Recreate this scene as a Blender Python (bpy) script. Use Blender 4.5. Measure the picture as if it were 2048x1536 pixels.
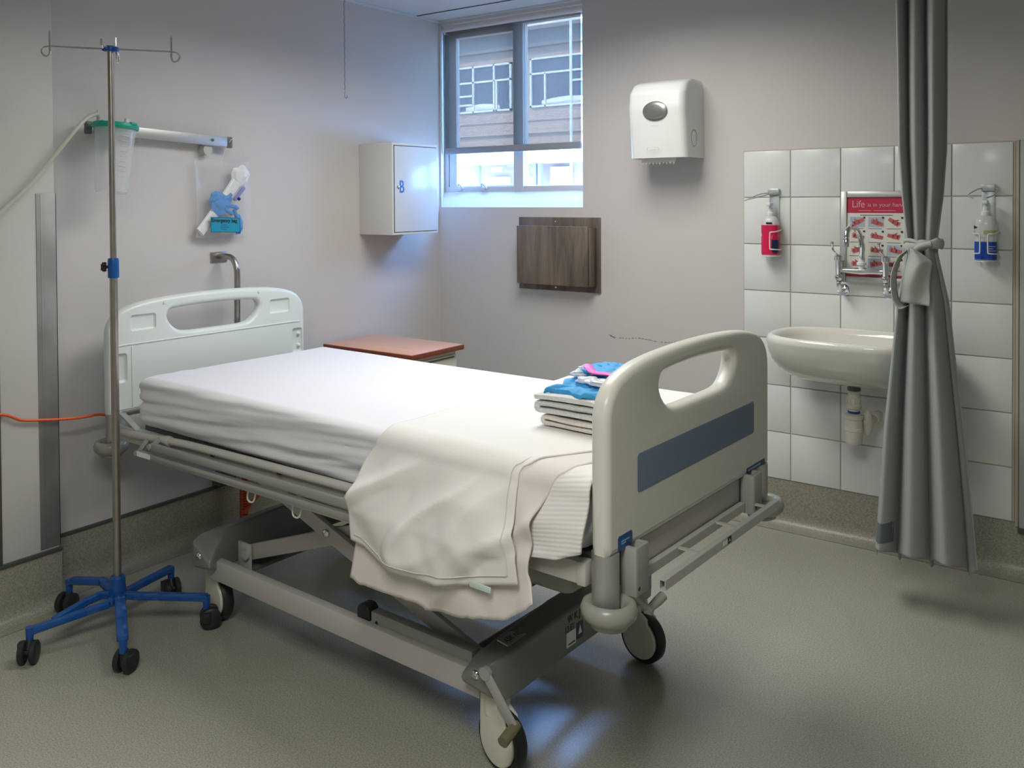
import bpy, bmesh, math, random
from mathutils import Vector, Matrix, noise
PI = math.pi
random.seed(7)
S = bpy.context.scene
COL = S.collection
for o in list(bpy.data.objects): bpy.data.objects.remove(o, do_unlink=True)

# ------------------------------------------------------------------ camera
cd = bpy.data.cameras.new('camera'); cam = bpy.data.objects.new('camera', cd); COL.objects.link(cam)
yaw, pitch, roll = 0.66331830, -0.01719493, -0.00696756
f = Vector((-math.sin(yaw)*math.cos(pitch), math.cos(yaw)*math.cos(pitch), math.sin(pitch)))
r = Vector((math.cos(yaw), math.sin(yaw), 0)); u = r.cross(f)
r2 = math.cos(roll)*r + math.sin(roll)*u; u2 = -math.sin(roll)*r + math.cos(roll)*u
cam.matrix_world = Matrix.Translation((3.10262770, -3.88473470, 1.39863064)) @ Matrix((r2, u2, -f)).transposed().to_4x4()
cd.sensor_fit = 'HORIZONTAL'; cd.sensor_width = 36; cd.lens = 1805.72/2048*36
cd.shift_x = (1024-899.412)/2048; cd.shift_y = (427.636-768)/2048
cd.clip_start = 0.05; cd.clip_end = 200
S.camera = cam

# ------------------------------------------------------------------ view, world, sun, room lights
S.view_settings.view_transform = 'Standard'; S.view_settings.look = 'None'
S.view_settings.exposure = 0.0; S.view_settings.gamma = 1.0; S.view_settings.use_curve_mapping = False
W = bpy.data.worlds.new('World'); S.world = W; W.use_nodes = True
bg = W.node_tree.nodes['Background']; bg.inputs[0].default_value = (0.20, 0.44, 1.0, 1); bg.inputs[1].default_value = 30.0

sd = bpy.data.lights.new('sun', 'SUN'); sd.energy = 14.0; sd.angle = 0.02; sd.color = (1, .97, .92)
so = bpy.data.objects.new('sun', sd); COL.objects.link(so); so.rotation_euler = (math.radians(52), 0, math.radians(-12))

def area(name, loc, sx, sy, power, color, spread=PI):
    l = bpy.data.lights.new(name, 'AREA'); l.shape = 'RECTANGLE'; l.size = sx; l.size_y = sy; l.energy = power
    l.color = color; l.spread = spread
    o = bpy.data.objects.new(name, l); COL.objects.link(o); o.location = loc
    return o
area('troffer_light_bed', (1.40, -1.25, 2.335), 0.60, 1.20, 26, (1.0, 0.985, 0.92), math.radians(160))
area('troffer_light_room', (2.55, -3.75, 2.335), 0.60, 1.20, 40, (1.0, 0.985, 0.92), math.radians(170))

pl_ = bpy.data.lights.new('window_portal', 'AREA'); pl_.shape = 'RECTANGLE'; pl_.size = .95; pl_.size_y = 1.0; pl_.cycles.is_portal = True
po = bpy.data.objects.new('window_portal', pl_); COL.objects.link(po); po.location = (.42, .17, 1.88); po.rotation_euler = (-PI/2, 0, 0)

# ------------------------------------------------------------------ materials
def mat(name, col, rough=.5, metal=0, spec=.5, bump=0, bscale=200, var=0, vscale=20, col2=None, trans=0, alpha=1, emis=0, coat=0, sheen=0, ior=1.45):
    m = bpy.data.materials.new(name); m.use_nodes = True
    N = m.node_tree.nodes; L = m.node_tree.links; b = N['Principled BSDF']
    b.inputs['Base Color'].default_value = (*col, 1); b.inputs['Roughness'].default_value = rough
    b.inputs['Metallic'].default_value = metal; b.inputs['Specular IOR Level'].default_value = spec
    b.inputs['Transmission Weight'].default_value = trans; b.inputs['Alpha'].default_value = alpha
    b.inputs['Coat Weight'].default_value = coat; b.inputs['Sheen Weight'].default_value = sheen; b.inputs['IOR'].default_value = ior
    if emis: b.inputs['Emission Color'].default_value = (*col, 1); b.inputs['Emission Strength'].default_value = emis
    tc = N.new('ShaderNodeTexCoord')
    if var or col2:
        n = N.new('ShaderNodeTexNoise'); n.inputs['Scale'].default_value = vscale; n.inputs['Detail'].default_value = 4
        L.new(tc.outputs['Object'], n.inputs['Vector'])
        rp = N.new('ShaderNodeValToRGB'); L.new(n.outputs['Fac'], rp.inputs[0])
        c2 = col2 or tuple(c*(1-var) for c in col)
        rp.color_ramp.elements[0].position = .35; rp.color_ramp.elements[1].position = .65
        rp.color_ramp.elements[0].color = (*c2, 1); rp.color_ramp.elements[1].color = (*col, 1)
        L.new(rp.outputs[0], b.inputs['Base Color'])
    if bump:
        n = N.new('ShaderNodeTexNoise'); n.inputs['Scale'].default_value = bscale; n.inputs['Detail'].default_value = 3
        L.new(tc.outputs['Object'], n.inputs['Vector'])
        bp = N.new('ShaderNodeBump'); bp.inputs['Strength'].default_value = bump; bp.inputs['Distance'].default_value = .002
        L.new(n.outputs['Fac'], bp.inputs['Height']); L.new(bp.outputs[0], b.inputs['Normal'])
    return m

M = {}
M['wall'] = mat('wall_paint', (.60, .57, .555), .55, bump=.12, bscale=350, var=.02, vscale=3)
M['pier'] = mat('pier_paint', (.57, .56, .53), .5, bump=.12, bscale=350)
M['ceiling'] = mat('ceiling_board', (.62, .66, .70), .6, bump=.05)
M['vinyl_floor'] = mat('floor_vinyl', (.36, .355, .30), .3, spec=.8)
M['vinyl_cove'] = mat('cove_vinyl', (.31, .30, .245), .45)
for k in ('vinyl_floor', 'vinyl_cove'):      # speckled sheet vinyl
    m = M[k]; N = m.node_tree.nodes; L = m.node_tree.links; b = N['Principled BSDF']; c = b.inputs['Base Color'].default_value[:3]
    tc = N.new('ShaderNodeTexCoord')
    n1 = N.new('ShaderNodeTexNoise'); n1.inputs['Scale'].default_value = 240; n1.inputs['Detail'].default_value = 2
    n2 = N.new('ShaderNodeTexNoise'); n2.inputs['Scale'].default_value = 2.2; n2.inputs['Detail'].default_value = 3
    rp = N.new('ShaderNodeValToRGB'); rp.color_ramp.elements[0].position = .33; rp.color_ramp.elements[1].position = .62
    rp.color_ramp.elements[0].color = (c[0]*.72, c[1]*.72, c[2]*.68, 1); rp.color_ramp.elements[1].color = (c[0]*1.12, c[1]*1.12, c[2]*1.1, 1)
    mx = N.new('ShaderNodeMixRGB'); mx.blend_type = 'MULTIPLY'; mx.inputs[0].default_value = .0
    L.new(tc.outputs['Object'], n1.inputs[0]); L.new(tc.outputs['Object'], n2.inputs[0]); L.new(n1.outputs[0], rp.inputs[0])
    L.new(rp.outputs[0], mx.inputs[1]); L.new(n2.outputs[0], mx.inputs[2]); L.new(mx.outputs[0], b.inputs['Base Color'])
    mp = N.new('ShaderNodeMath'); mp.operation = 'MULTIPLY_ADD'; mp.inputs[1].default_value = .02; mp.inputs[2].default_value = .24 if k == 'vinyl_floor' else .35
    L.new(n2.outputs[0], mp.inputs[0]); L.new(mp.outputs[0], b.inputs['Roughness'])
    bp = N.new('ShaderNodeBump'); bp.inputs['Strength'].default_value = .016; bp.inputs['Distance'].default_value = .002
    n3 = N.new('ShaderNodeTexNoise'); n3.inputs['Scale'].default_value = 90
    L.new(tc.outputs['Object'], n3.inputs[0]); L.new(n3.outputs[0], bp.inputs['Height']); L.new(bp.outputs[0], b.inputs['Normal'])
M['cap'] = mat('cap_strip', (.07, .075, .07), .5)
M['steel'] = mat('brushed_steel', (.42, .40, .37), .32, 1, var=.15, vscale=14)
M['guard'] = mat('corner_guard_steel', (.40, .40, .39), .5, .75, var=.25, vscale=6)
M['chrome'] = mat('chrome', (.75, .76, .77), .09, 1)
M['alu'] = mat('anodised_aluminium', (.50, .50, .49), .42, .75)
M['grey'] = mat('grey_powder_coat', (.34, .335, .315), .42)
M['grey_light'] = mat('light_grey_powder_coat', (.50, .49, .46), .38)
M['grey_dark'] = mat('dark_grey_plastic', (.125, .13, .12), .38)
M['cover'] = mat('grey_moulded_cover', (.20, .205, .195), .34)
M['bumper'] = mat('bumper_plastic', (.30, .30, .26), .28)
M['cream'] = mat('cream_plastic', (.66, .66, .56), .33)
M['board'] = mat('pale_bed_board', (.70, .755, .735), .3)
M['board_foot'] = mat('cream_bed_board', (.66, .655, .585), .32)
M['stripe'] = mat('blue_grey_panel', (.15, .215, .30), .5)
M['badge'] = mat('blue_badge', (.008, .075, .25), .35)
M['badge_dark'] = mat('navy_badge', (.02, .03, .085), .35)
M['badge_text'] = mat('badge_lettering', (.25, .45, .65), .5)
M['rubber'] = mat('black_rubber', (.018, .02, .022), .45)
M['blue'] = mat('blue_enamel', (.004, .075, .30), .3, coat=.3)
M['blue2'] = mat('blue_collar_plastic', (.005, .085, .33), .35)
M['sheet'] = mat('white_sheet', (.73, .725, .76), .85, bump=.25, bscale=500)
M['linen'] = mat('white_draw_sheet', (.74, .725, .70), .85, bump=.25, bscale=420)
M['linen2'] = mat('cream_under_sheet', (.69, .65, .615), .88, bump=.25, bscale=420)
M['blanket'] = mat('white_ribbed_blanket', (.74, .72, .70), .9)
M['cellular'] = mat('grey_cellular_blanket', (.62, .62, .61), .9)
M['cellular2'] = mat('cream_cellular_blanket', (.72, .68, .62), .9)
M['curtain'] = mat('grey_curtain', (.34, .36, .35), .75, bump=.2, bscale=300)
M['tie'] = mat('curtain_tie_cloth', (.40, .43, .40), .8, bump=.2, bscale=300)
M['white_pl'] = mat('white_plastic', (.76, .77, .76), .25)
M['white_metal'] = mat('white_enamel', (.72, .72, .69), .3, bump=.08, bscale=60)
M['door_white'] = mat('white_door_enamel', (.66, .70, .74), .22)
M['paper'] = mat('paper', (.80, .80, .78), .9)
M['silver'] = mat('silver_oval', (.26, .255, .25), .3, .6)
M['black'] = mat('black_gap', (.012, .012, .013), .6)
M['ceramic'] = mat('basin_ceramic', (.72, .71, .64), .1, coat=.5)
M['trap'] = mat('trap_plastic', (.68, .66, .56), .3)
M['grout'] = mat('grout', (.46, .43, .33), .85)
M['tile'] = mat('white_tile', (.73, .75, .73), .22, var=.015, vscale=2)
M['orange'] = mat('orange_cable', (.72, .11, .02), .4)
M['teal'] = mat('teal_lid', (.01, .38, .27), .35)
M['glove'] = mat('blue_nitrile', (.010, .22, .58), .4)
M['cyan_cloth'] = mat('blue_paper_cloth', (.05, .33, .66), .6)
M['pink'] = mat('pink_plastic', (.75, .12, .45), .4)
M['label'] = mat('cyan_label', (.01, .27, .42), .5)
M['ink'] = mat('black_ink', (.012, .015, .02), .6)
M['letter'] = mat('blue_letter', (.01, .10, .42), .4)
M['red'] = mat('poster_red', (.45, .015, .055), .45)
M['poster'] = mat('poster_paper', (.66, .66, .60), .35)
M['poster_txt'] = mat('poster_white_text', (.62, .33, .36), .5)
M['skin'] = mat('poster_hands', (.50, .13, .12), .5, col2=(.42, .07, .07), vscale=60)
M['sky_pic'] = mat('poster_water', (.30, .40, .52), .5, col2=(.45, .48, .5), vscale=40)
M['liquid_red'] = mat('pink_red_soap', (.62, .01, .07), .25)
M['liquid_blue'] = mat('blue_soap', (.005, .07, .40), .25)
M['lab_navy'] = mat('navy_label', (.006, .02, .09), .4)
M['lab_green'] = mat('green_label', (.35, .42, .18), .5)
M['wire'] = mat('white_coated_wire', (.70, .71, .70), .35)
M['galv'] = mat('bracket_metal', (.50, .55, .56), .35, .5)
M['purple'] = mat('purple_plastic', (.22, .22, .55), .4)
M['frame_win'] = mat('window_frame_paint', (.60, .60, .60), .4)
M['reveal'] = mat('window_reveal_paint', (.66, .64, .62), .5)

def transparent(name, col, fac, rough=.1, gloss=(1, 1, 1), tint=(1, 1, 1)):
    """thin see-through sheet: part of the light goes straight on, the rest meets a glossy/diffuse surface"""
    m = bpy.data.materials.new(name); m.use_nodes = True; N = m.node_tree.nodes; L = m.node_tree.links
    b = N['Principled BSDF']; b.inputs['Base Color'].default_value = (*col, 1); b.inputs['Roughness'].default_value = rough
    t = N.new('ShaderNodeBsdfTransparent'); t.inputs[0].default_value = (*tint, 1)
    mx = N.new('ShaderNodeMixShader'); mx.inputs[0].default_value = fac
    L.new(b.outputs[0], mx.inputs[1]); L.new(t.outputs[0], mx.inputs[2]); L.new(mx.outputs[0], N['Material Output'].inputs[0])
    return m
M['bar_fabric'] = mat('blind_bar', (.30, .31, .32), .6)
M['glass'] = transparent('window_glass', (.5, .5, .5), .93, .02)
M['clear'] = transparent('clear_plastic', (.78, .82, .85), .62, .12)
M['clear_bag'] = transparent('polythene_bag', (.72, .74, .80), .86, .16)
M['tubing'] = transparent('clear_tubing', (.66, .66, .56), .35, .2)
M['bottle'] = transparent('bottle_plastic', (.78, .76, .76), .35, .2)
M['blind'] = transparent('roller_blind_screen', (.10, .12, .15), .34, .8, tint=(1, .92, .80))
_N = M['blind'].node_tree.nodes; _L = M['blind'].node_tree.links; _t = _N.new('ShaderNodeBsdfTranslucent'); _t.inputs[0].default_value = (.13, .105, .085, 1)
_a = _N.new('ShaderNodeMixShader'); _a.inputs[0].default_value = .6; _L.new(_N['Principled BSDF'].outputs[0], _a.inputs[1]); _L.new(_t.outputs[0], _a.inputs[2]); _L.new(_a.outputs[0], _N['Mix Shader'].inputs[1])

# wood laminates
def wood(name, c1, c2, sx, sy, sz, rough=.4, contrast=(.3, .75)):
    m = mat(name, c1, rough); N = m.node_tree.nodes; L = m.node_tree.links; b = N['Principled BSDF']
    tc = N.new('ShaderNodeTexCoord'); mp = N.new('ShaderNodeMapping'); mp.inputs['Scale'].default_value = (sx, sy, sz)
    n = N.new('ShaderNodeTexNoise'); n.inputs['Scale'].default_value = 1; n.inputs['Detail'].default_value = 8; n.inputs['Roughness'].default_value = .65; n.inputs['Distortion'].default_value = .6
    rp = N.new('ShaderNodeValToRGB'); rp.color_ramp.elements[0].position = contrast[0]; rp.color_ramp.elements[1].position = contrast[1]
    rp.color_ramp.elements[0].color = (*c2, 1); rp.color_ramp.elements[1].color = (*c1, 1)
    L.new(tc.outputs['Object'], mp.inputs[0]); L.new(mp.outputs[0], n.inputs[0]); L.new(n.outputs[0], rp.inputs[0]); L.new(rp.outputs[0], b.inputs['Base Color'])
    return m
M['oak_grey'] = wood('grey_oak_laminate', (.235, .185, .145), (.07, .054, .046), 14, 14, 1.6, .42, (.32, .68))
M['cherry'] = wood('cherry_laminate', (.68, .37, .24), (.60, .31, .19), 3, 30, 3, .3)
M['cherry_edge'] = mat('cherry_edging', (.20, .045, .02), .4)

def wave_bump(m, vec_axis_rot, scale, strength, dist=.003, dots=None):
    N = m.node_tree.nodes; L = m.node_tree.links; b = N['Principled BSDF']
    tc = N.new('ShaderNodeTexCoord'); mp = N.new('ShaderNodeMapping'); mp.inputs['Rotation'].default_value = vec_axis_rot
    w = N.new('ShaderNodeTexWave'); w.inputs['Scale'].default_value = scale; w.inputs['Distortion'].default_value = .6; w.inputs['Detail'].default_value = 1
    L.new(tc.outputs['Object'], mp.inputs[0]); L.new(mp.outputs[0], w.inputs[0])
    h = w.outputs['Fac']
    if dots:
        v = N.new('ShaderNodeTexVoronoi'); v.inputs['Scale'].default_value = dots; v.inputs['Randomness'].default_value = .25
        L.new(tc.outputs['Object'], v.inputs['Vector']); h = v.outputs['Distance']
    bp = N.new('ShaderNodeBump'); bp.inputs['Strength'].default_value = strength; bp.inputs['Distance'].default_value = dist
    L.new(h, bp.inputs['Height']); L.new(bp.outputs[0], b.inputs['Normal'])
wave_bump(M['blanket'], (0, math.radians(-80), 0), 34, .20, .004)
wave_bump(M['cellular'], (0, 0, 0), 1, .9, .004, dots=95)
wave_bump(M['cellular2'], (0, 0, 0), 1, .8, .004, dots=80)

# ------------------------------------------------------------------ mesh helpers
def finish(name, bm, m, parent=None, angle=35, mats=None):
    bmesh.ops.recalc_face_normals(bm, faces=bm.faces) if len(bm.faces) < 60000 else None
    a = math.radians(angle)
    for f_ in bm.faces: f_.smooth = True
    for e in bm.edges:
        e.smooth = not (len(e.link_faces) == 2 and e.calc_face_angle(0) > a)
    me = bpy.data.meshes.new(name); bm.to_mesh(me); bm.free()
    for mm in (mats or [m]): me.materials.append(M[mm] if isinstance(mm, str) else mm)
    o = bpy.data.objects.new(name, me); COL.objects.link(o)
    if parent: o.parent = parent
    return o
def thing(name, label, cat, loc=(0, 0, 0), rotz=0, group=None):
    o = bpy.data.objects.new(name, None); COL.objects.link(o); o.location = loc; o.rotation_euler = (0, 0, rotz)
    o.empty_display_size = .1; o['label'] = label; o['category'] = cat
    if group: o['group'] = group
    return o
def tag(o, label, cat, group=None):
    o['label'] = label; o['category'] = cat
    if group: o['group'] = group
    return o
def struct(o): o['kind'] = 'structure'; return o
def lab(o, s): o['label'] = s; return o
def NB(): return bmesh.new()
def box(bm, lo, hi, bev=0, seg=2, mtx=None, mi=0):
    t = bmesh.new(); bmesh.ops.create_cube(t, size=1)
    for v in t.verts:
        v.co = Vector([lo[i] + (v.co[i]+.5)*(hi[i]-lo[i]) for i in range(3)])
    if bev: bmesh.ops.bevel(t, geom=t.edges[:], offset=bev, segments=seg, profile=.5, affect='EDGES')
    for f_ in t.faces: f_.material_index = mi
    merge(bm, t, mtx); return bm
def merge(bm, t, mtx=None):
    if mtx is not None: bmesh.ops.transform(t, matrix=mtx, verts=t.verts)
    me = bpy.data.meshes.new('tmp'); t.to_mesh(me); t.free(); bm.from_mesh(me); bpy.data.meshes.remove(me)
def beam(bm, a, b, w, h, bev=.002, up=(0, 0, 1), mi=0):
    """rectangular bar from a to b, w across, h along up"""
    a = Vector(a); b = Vector(b); d = (b-a); L_ = d.length; d.normalize(); s = d.cross(Vector(up)).normalized(); n = s.cross(d)
    mtx = Matrix((d, s, n)).transposed().to_4x4(); mtx.translation = (a+b)/2
    return box(bm, (-L_/2, -w/2, -h/2), (L_/2, w/2, h/2), bev, 2, mtx, mi)
def smooth_path(P, n=8, closed=False):
    P = [Vector(p) for p in P]; out = []; N_ = len(P); rng = range(N_ if closed else N_-1)
    for i in rng:
        p0 = P[(i-1) % N_] if (closed or i) else P[0]; p1 = P[i]; p2 = P[(i+1) % N_]; p3 = P[(i+2) % N_] if (closed or i+2 < N_) else P[-1]
        for k in range(n):
            t = k/n; out.append(.5*((2*p1)+(p2-p0)*t+(2*p0-5*p1+4*p2-p3)*t*t+(3*p1-p0-3*p2+p3)*t*t*t))
    if not closed: out.append(P[-1])
    return out
def tube(bm, P, r_, seg=12, closed=False, caps=True, mi=0, ell=None):
    P = [Vector(p) for p in P]; n = len(P); rad = r_ if isinstance(r_, (list, tuple)) else [r_]*n
    T = []
    for i in range(n):
        a = P[(i-1) % n] if (closed or i) else P[0]; b = P[(i+1) % n] if (closed or i < n-1) else P[-1]
        T.append((b-a).normalized())
    ref = Vector((0, 0, 1)) if abs(T[0].z) < .9 else Vector((1, 0, 0))
    nrm = (ref - T[0]*ref.dot(T[0])).normalized(); rings = []
    for i in range(n):
        nrm = (nrm - T[i]*nrm.dot(T[i])).normalized(); bi = T[i].cross(nrm)
        ea, eb = ell if ell else (1, 1)
        rings.append([bm.verts.new(P[i] + (nrm*math.cos(2*PI*k/seg)*ea + bi*math.sin(2*PI*k/seg)*eb)*rad[i]) for k in range(seg)])
    for i in range(n if closed else n-1):
        A, B = rings[i], rings[(i+1) % n]
        for k in range(seg):
            bm.faces.new((A[k], A[(k+1) % seg], B[(k+1) % seg], B[k])).material_index = mi
    if caps and not closed:
        bm.faces.new(rings[0][::-1]).material_index = mi; bm.faces.new(rings[-1]).material_index = mi
    return bm
def lathe(bm, prof, seg=32, mtx=None, mi=0):
    """profile [(r,z)...] spun about z"""
    t = bmesh.new(); rings = []
    for r_, z in prof:
        if r_ < 1e-6: rings.append([t.verts.new((0, 0, z))])
        else: rings.append([t.verts.new((r_*math.cos(2*PI*k/seg), r_*math.sin(2*PI*k/seg), z)) for k in range(seg)])
    for A, B in zip(rings, rings[1:]):
        for k in range(seg):
            q = []
            for v in ((A[0] if len(A) == 1 else A[k]), (A[0] if len(A) == 1 else A[(k+1) % seg]), (B[0] if len(B) == 1 else B[(k+1) % seg]), (B[0] if len(B) == 1 else B[k])):
                if v not in q: q.append(v)
            if len(q) > 2: t.faces.new(q).material_index = mi
    for R_ in (rings[0], rings[-1]):
        if len(R_) > 2:
            try: t.faces.new(R_).material_index = mi
            except ValueError: pass
    merge(bm, t, mtx); return bm
def frame_mtx(origin, xd, yd):
    xd = Vector(xd).normalized(); yd = Vector(yd).normalized(); zd = xd.cross(yd)
    m = Matrix((xd, yd, zd)).transposed().to_4x4(); m.translation = Vector(origin); return m
def slab(bm, loops, thick, bev, mtx=None, mi=0, res=3):
    """flat outline (with holes) in XY, thickness about z=0, rounded rim"""
    cu = bpy.data.curves.new('tmp', 'CURVE'); cu.dimensions = '2D'; cu.fill_mode = 'BOTH'
    cu.extrude = max(thick/2-bev, 0); cu.bevel_depth = bev; cu.bevel_resolution = res; cu.offset = -bev
    for Lp in loops:
        s = cu.splines.new('POLY'); s.points.add(len(Lp)-1); s.use_cyclic_u = True
        for p, q in zip(s.points, Lp): p.co = (q[0], q[1], 0, 1)
    ob = bpy.data.objects.new('tmp', cu); me = bpy.data.meshes.new_from_object(ob)
    t = bmesh.new(); t.from_mesh(me); bmesh.ops.remove_doubles(t, verts=t.verts, dist=1e-5)
    for f_ in t.faces: f_.material_index = mi
    bpy.data.objects.remove(ob); bpy.data.curves.remove(cu); bpy.data.meshes.remove(me)
    merge(bm, t, mtx); return bm
def text(bm, s, size, mtx, ext=.0004, mi=0, bold=0, align='LEFT', sx=1):
    cu = bpy.data.curves.new('tmp', 'FONT'); cu.body = s; cu.size = size; cu.extrude = ext; cu.align_x = align; cu.offset = bold
    ob = bpy.data.objects.new('tmp', cu); me = bpy.data.meshes.new_from_object(ob)
    t = bmesh.new(); t.from_mesh(me)
    for v in t.verts: v.co.x *= sx
    for f_ in t.faces: f_.material_index = mi
    bpy.data.objects.remove(ob); bpy.data.curves.remove(cu); bpy.data.meshes.remove(me)
    merge(bm, t, mtx); return bm
def rrect(x0, y0, x1, y1, r_, n=6):
    out = []
    for cx, cy, a0 in ((x1-r_, y1-r_, 0), (x0+r_, y1-r_, 90), (x0+r_, y0+r_, 180), (x1-r_, y0+r_, 270)):
        for k in range(n+1):
            a = math.radians(a0+90*k/n); out.append((cx+r_*math.cos(a), cy+r_*math.sin(a)))
    return out
def spline2(P, n=8, closed=True): return [(p.x, p.y) for p in smooth_path([(x, y, 0) for x, y in P], n, closed)]
def grid(bm, nu, nv, fn, mi=0, closeu=False):
    V_ = [[bm.verts.new(fn(i/(nu-1) if not closeu else i/nu, j/(nv-1))) for j in range(nv)] for i in range(nu)]
    for i in range(nu if closeu else nu-1):
        for j in range(nv-1):
            a = (i+1) % nu
            bm.faces.new((V_[i][j], V_[a][j], V_[a][j+1], V_[i][j+1])).material_index = mi
    return V_
def solid(o, t, off=0):
    md = o.modifiers.new('thickness', 'SOLIDIFY'); md.thickness = t; md.offset = off; return o
def cut(o, bm_cut):
    me = bpy.data.meshes.new('c'); bmesh.ops.recalc_face_normals(bm_cut, faces=bm_cut.faces); bm_cut.to_mesh(me); bm_cut.free(); c = bpy.data.objects.new('c', me); COL.objects.link(c)
    md = o.modifiers.new('b', 'BOOLEAN'); md.operation = 'DIFFERENCE'; md.solver = 'EXACT'; md.object = c
    if o.parent: c.parent = o.parent
    bpy.context.view_layer.update()
    dg = bpy.context.evaluated_depsgraph_get(); new = bpy.data.meshes.new_from_object(o.evaluated_get(dg))
    o.modifiers.remove(md); o.data = new; bpy.data.objects.remove(c); bpy.data.meshes.remove(me)
    b = bmesh.new(); b.from_mesh(new)
    for f_ in b.faces: f_.smooth = True
    for e in b.edges: e.smooth = not (len(e.link_faces) == 2 and e.calc_face_angle(0) > math.radians(30))
    b.to_mesh(new); b.free(); return o
def copy_tree(o, parent=None):
    c = o.copy(); COL.objects.link(c); c.parent = parent
    for ch in [x for x in bpy.data.objects if x.parent == o and x != c]: copy_tree(ch, c)
    return c
def nz(x, y, z=0): return noise.noise(Vector((x, y, z)))
def nw(x, y, z=0): return noise.noise(Vector((x, y, z)), noise_basis='PERLIN_NEW')
def lerp(a, b, t): return a+(b-a)*t
def interp(x, T):
    if x <= T[0][0]: return T[0][1]
    for (a, va), (b, vb) in zip(T, T[1:]):
        if x <= b: return va+(vb-va)*(x-a)/(b-a)
    return T[-1][1]

# ================================================================== THE ROOM
H = 2.369; HB = 0.193; XR = 4.9; YF = -5.6
bm = NB(); box(bm, (-.3, YF-.2, -.12), (XR+.2, .45, 0)); struct(finish('floor', bm, 'vinyl_floor'))
bm = NB(); box(bm, (-.3, YF-.2, H), (XR+.2, .0, H+.12)); struct(finish('ceiling', bm, 'ceiling'))
bm = NB(); box(bm, (-.3, YF-.2, -.05), (0, 0, H+.1)); struct(finish('wall_left', bm, 'wall'))
# wall with the window opening x .010-.897, z 1.350-2.345
bm = NB()
for lo, hi in (((-.3, 0, -.05), (XR+.2, .15, 1.35)), ((.897, 0, 1.35), (XR+.2, .15, H+.12)), ((-.3, 0, 1.35), (-.050, .15, H+.12)), ((-.05, 0, 2.345), (.9, .15, H+.12))):
    box(bm, lo, hi)
struct(finish('wall_back', bm, 'wall'))
bm = NB(); box(bm, (XR, YF-.2, -.05), (XR+.2, .0, H+.1)); struct(finish('wall_right', bm, 'wall'))
bm = NB(); box(bm, (-.3, YF-.2, -.05), (XR+.2, YF, H+.1)); struct(finish('wall_front', bm, 'wall'))
# projecting pier at the left
bm = NB(); box(bm, (-.01, -4.2, -.02), (.108, -2.268, H+.02), .004); struct(finish('wall_pier', bm, 'pier'))
# coved vinyl skirting: profile (distance from wall, z)
def cove(bm, a, b, nrm):
    a = Vector(a); b = Vector(b); nrm = Vector(nrm)
    prof = [(.003, HB), (.006, HB-.002), (.006, .05)] + [(.006+.044*(1-math.cos(t)), .05*(1-math.sin(t))+.0012) for t in [PI/2*k/8 for k in range(1, 9)]] + [(.085, .0012)]
    rows = []
    for p in (a, b): rows.append([bm.verts.new(p + nrm*d + Vector((0, 0, z))) for d, z in prof])
    for i in range(len(prof)-1): bm.faces.new((rows[0][i], rows[1][i], rows[1][i+1], rows[0][i+1]))
bm = NB(); cove(bm, (0, -2.26, 0), (0, 0, 0), (1, 0, 0)); struct(finish('baseboard_left', bm, 'vinyl_cove'))
bm = NB(); cove(bm, (0, 0, 0), (XR, 0, 0), (0, -1, 0)); struct(finish('baseboard_back', bm, 'vinyl_cove'))
bm = NB(); cove(bm, (.108, -4.2, 0), (.108, -2.262, 0), (1, 0, 0)); struct(finish('baseboard_pier', bm, 'vinyl_cove'))
bm = NB(); box(bm, (0, -2.266, HB-.004), (.011, 0, HB+.008), .002); struct(finish('trim_1', bm, 'cap'))
bm = NB(); box(bm, (.106, -4.2, HB-.006), (.120, -2.262, HB+.006), .002); struct(finish('trim_2', bm, 'cap'))
bm = NB(); box(bm, (0, -.008, HB-.004), (1.70, 0, HB+.006), .002); struct(finish('trim_3', bm, 'cap'))
bm = NB(); box(bm, (.11, -2.485, HB+.006), (.118, -2.468, .93), .001); struct(finish('trim_4', bm, 'cap'))
# ceiling edge trims
bm = NB(); box(bm, (.0, -5.5, H-.012), (.012, -.002, H), .001); box(bm, (.0, -.012, H-.010), (4.8, 0, H), .001); struct(finish('trim_5', bm, 'ceiling'))
bm = NB(); box(bm, (.0, -.20, H-.004), (.8, -.196, H+.001)); struct(finish('trim_6', bm, 'cap'))
# stainless corner guard on the pier
bm = NB(); box(bm, (.106, -2.335, .205), (.1105, -2.264, 1.425), .0008); box(bm, (.05, -2.2675, .205), (.1105, -2.264, 1.425), .0008)
beam(bm, (.1108, -2.318, .21), (.1108, -2.318, 1.42), .006, .001, .0003, up=(1, 0, 0))
tag(finish('corner_guard', bm, 'guard'), 'tall brushed steel corner guard running down the edge of the left wall pier', 'corner guard')

# ---- window
bm = NB()
# plastered reveal lining inside the opening
def wedge(bm, P2, z0, z1, ax='z'):
    a = [bm.verts.new((x, y, z0) if ax == 'z' else (z0, x, y)) for x, y in P2]; b = [bm.verts.new((x, y, z1) if ax == 'z' else (z1, x, y)) for x, y in P2]
    bm.faces.new(a); bm.faces.new(b[::-1])
    for i in range(len(P2)): j = (i+1) % len(P2); bm.faces.new((a[i], b[i], b[j], a[j]))
wedge(bm, [(.010, .0005), (-.048, .10), (-.0505, .149), (-.0505, .0005)], 1.35, 2.345)
box(bm, (-.045, .001, 2.3425), (.897, .149, 2.345)); box(bm, (.8945, .001, 1.3525), (.897, .149, 2.3425)); win = struct(finish('window_1', bm, 'reveal'))
def wf(bm, x0, x1, z0, z1, w, y0, y1):
    box(bm, (x0, y0, z0), (x0+w, y1, z1), .003); box(bm, (x1-w, y0, z0), (x1, y1, z1), .003)
    box(bm, (x0+w, y0, z0), (x1-w, y1, z0+w), .003); box(bm, (x0+w, y0, z1-w), (x1-w, y1, z1), .003)
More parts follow.
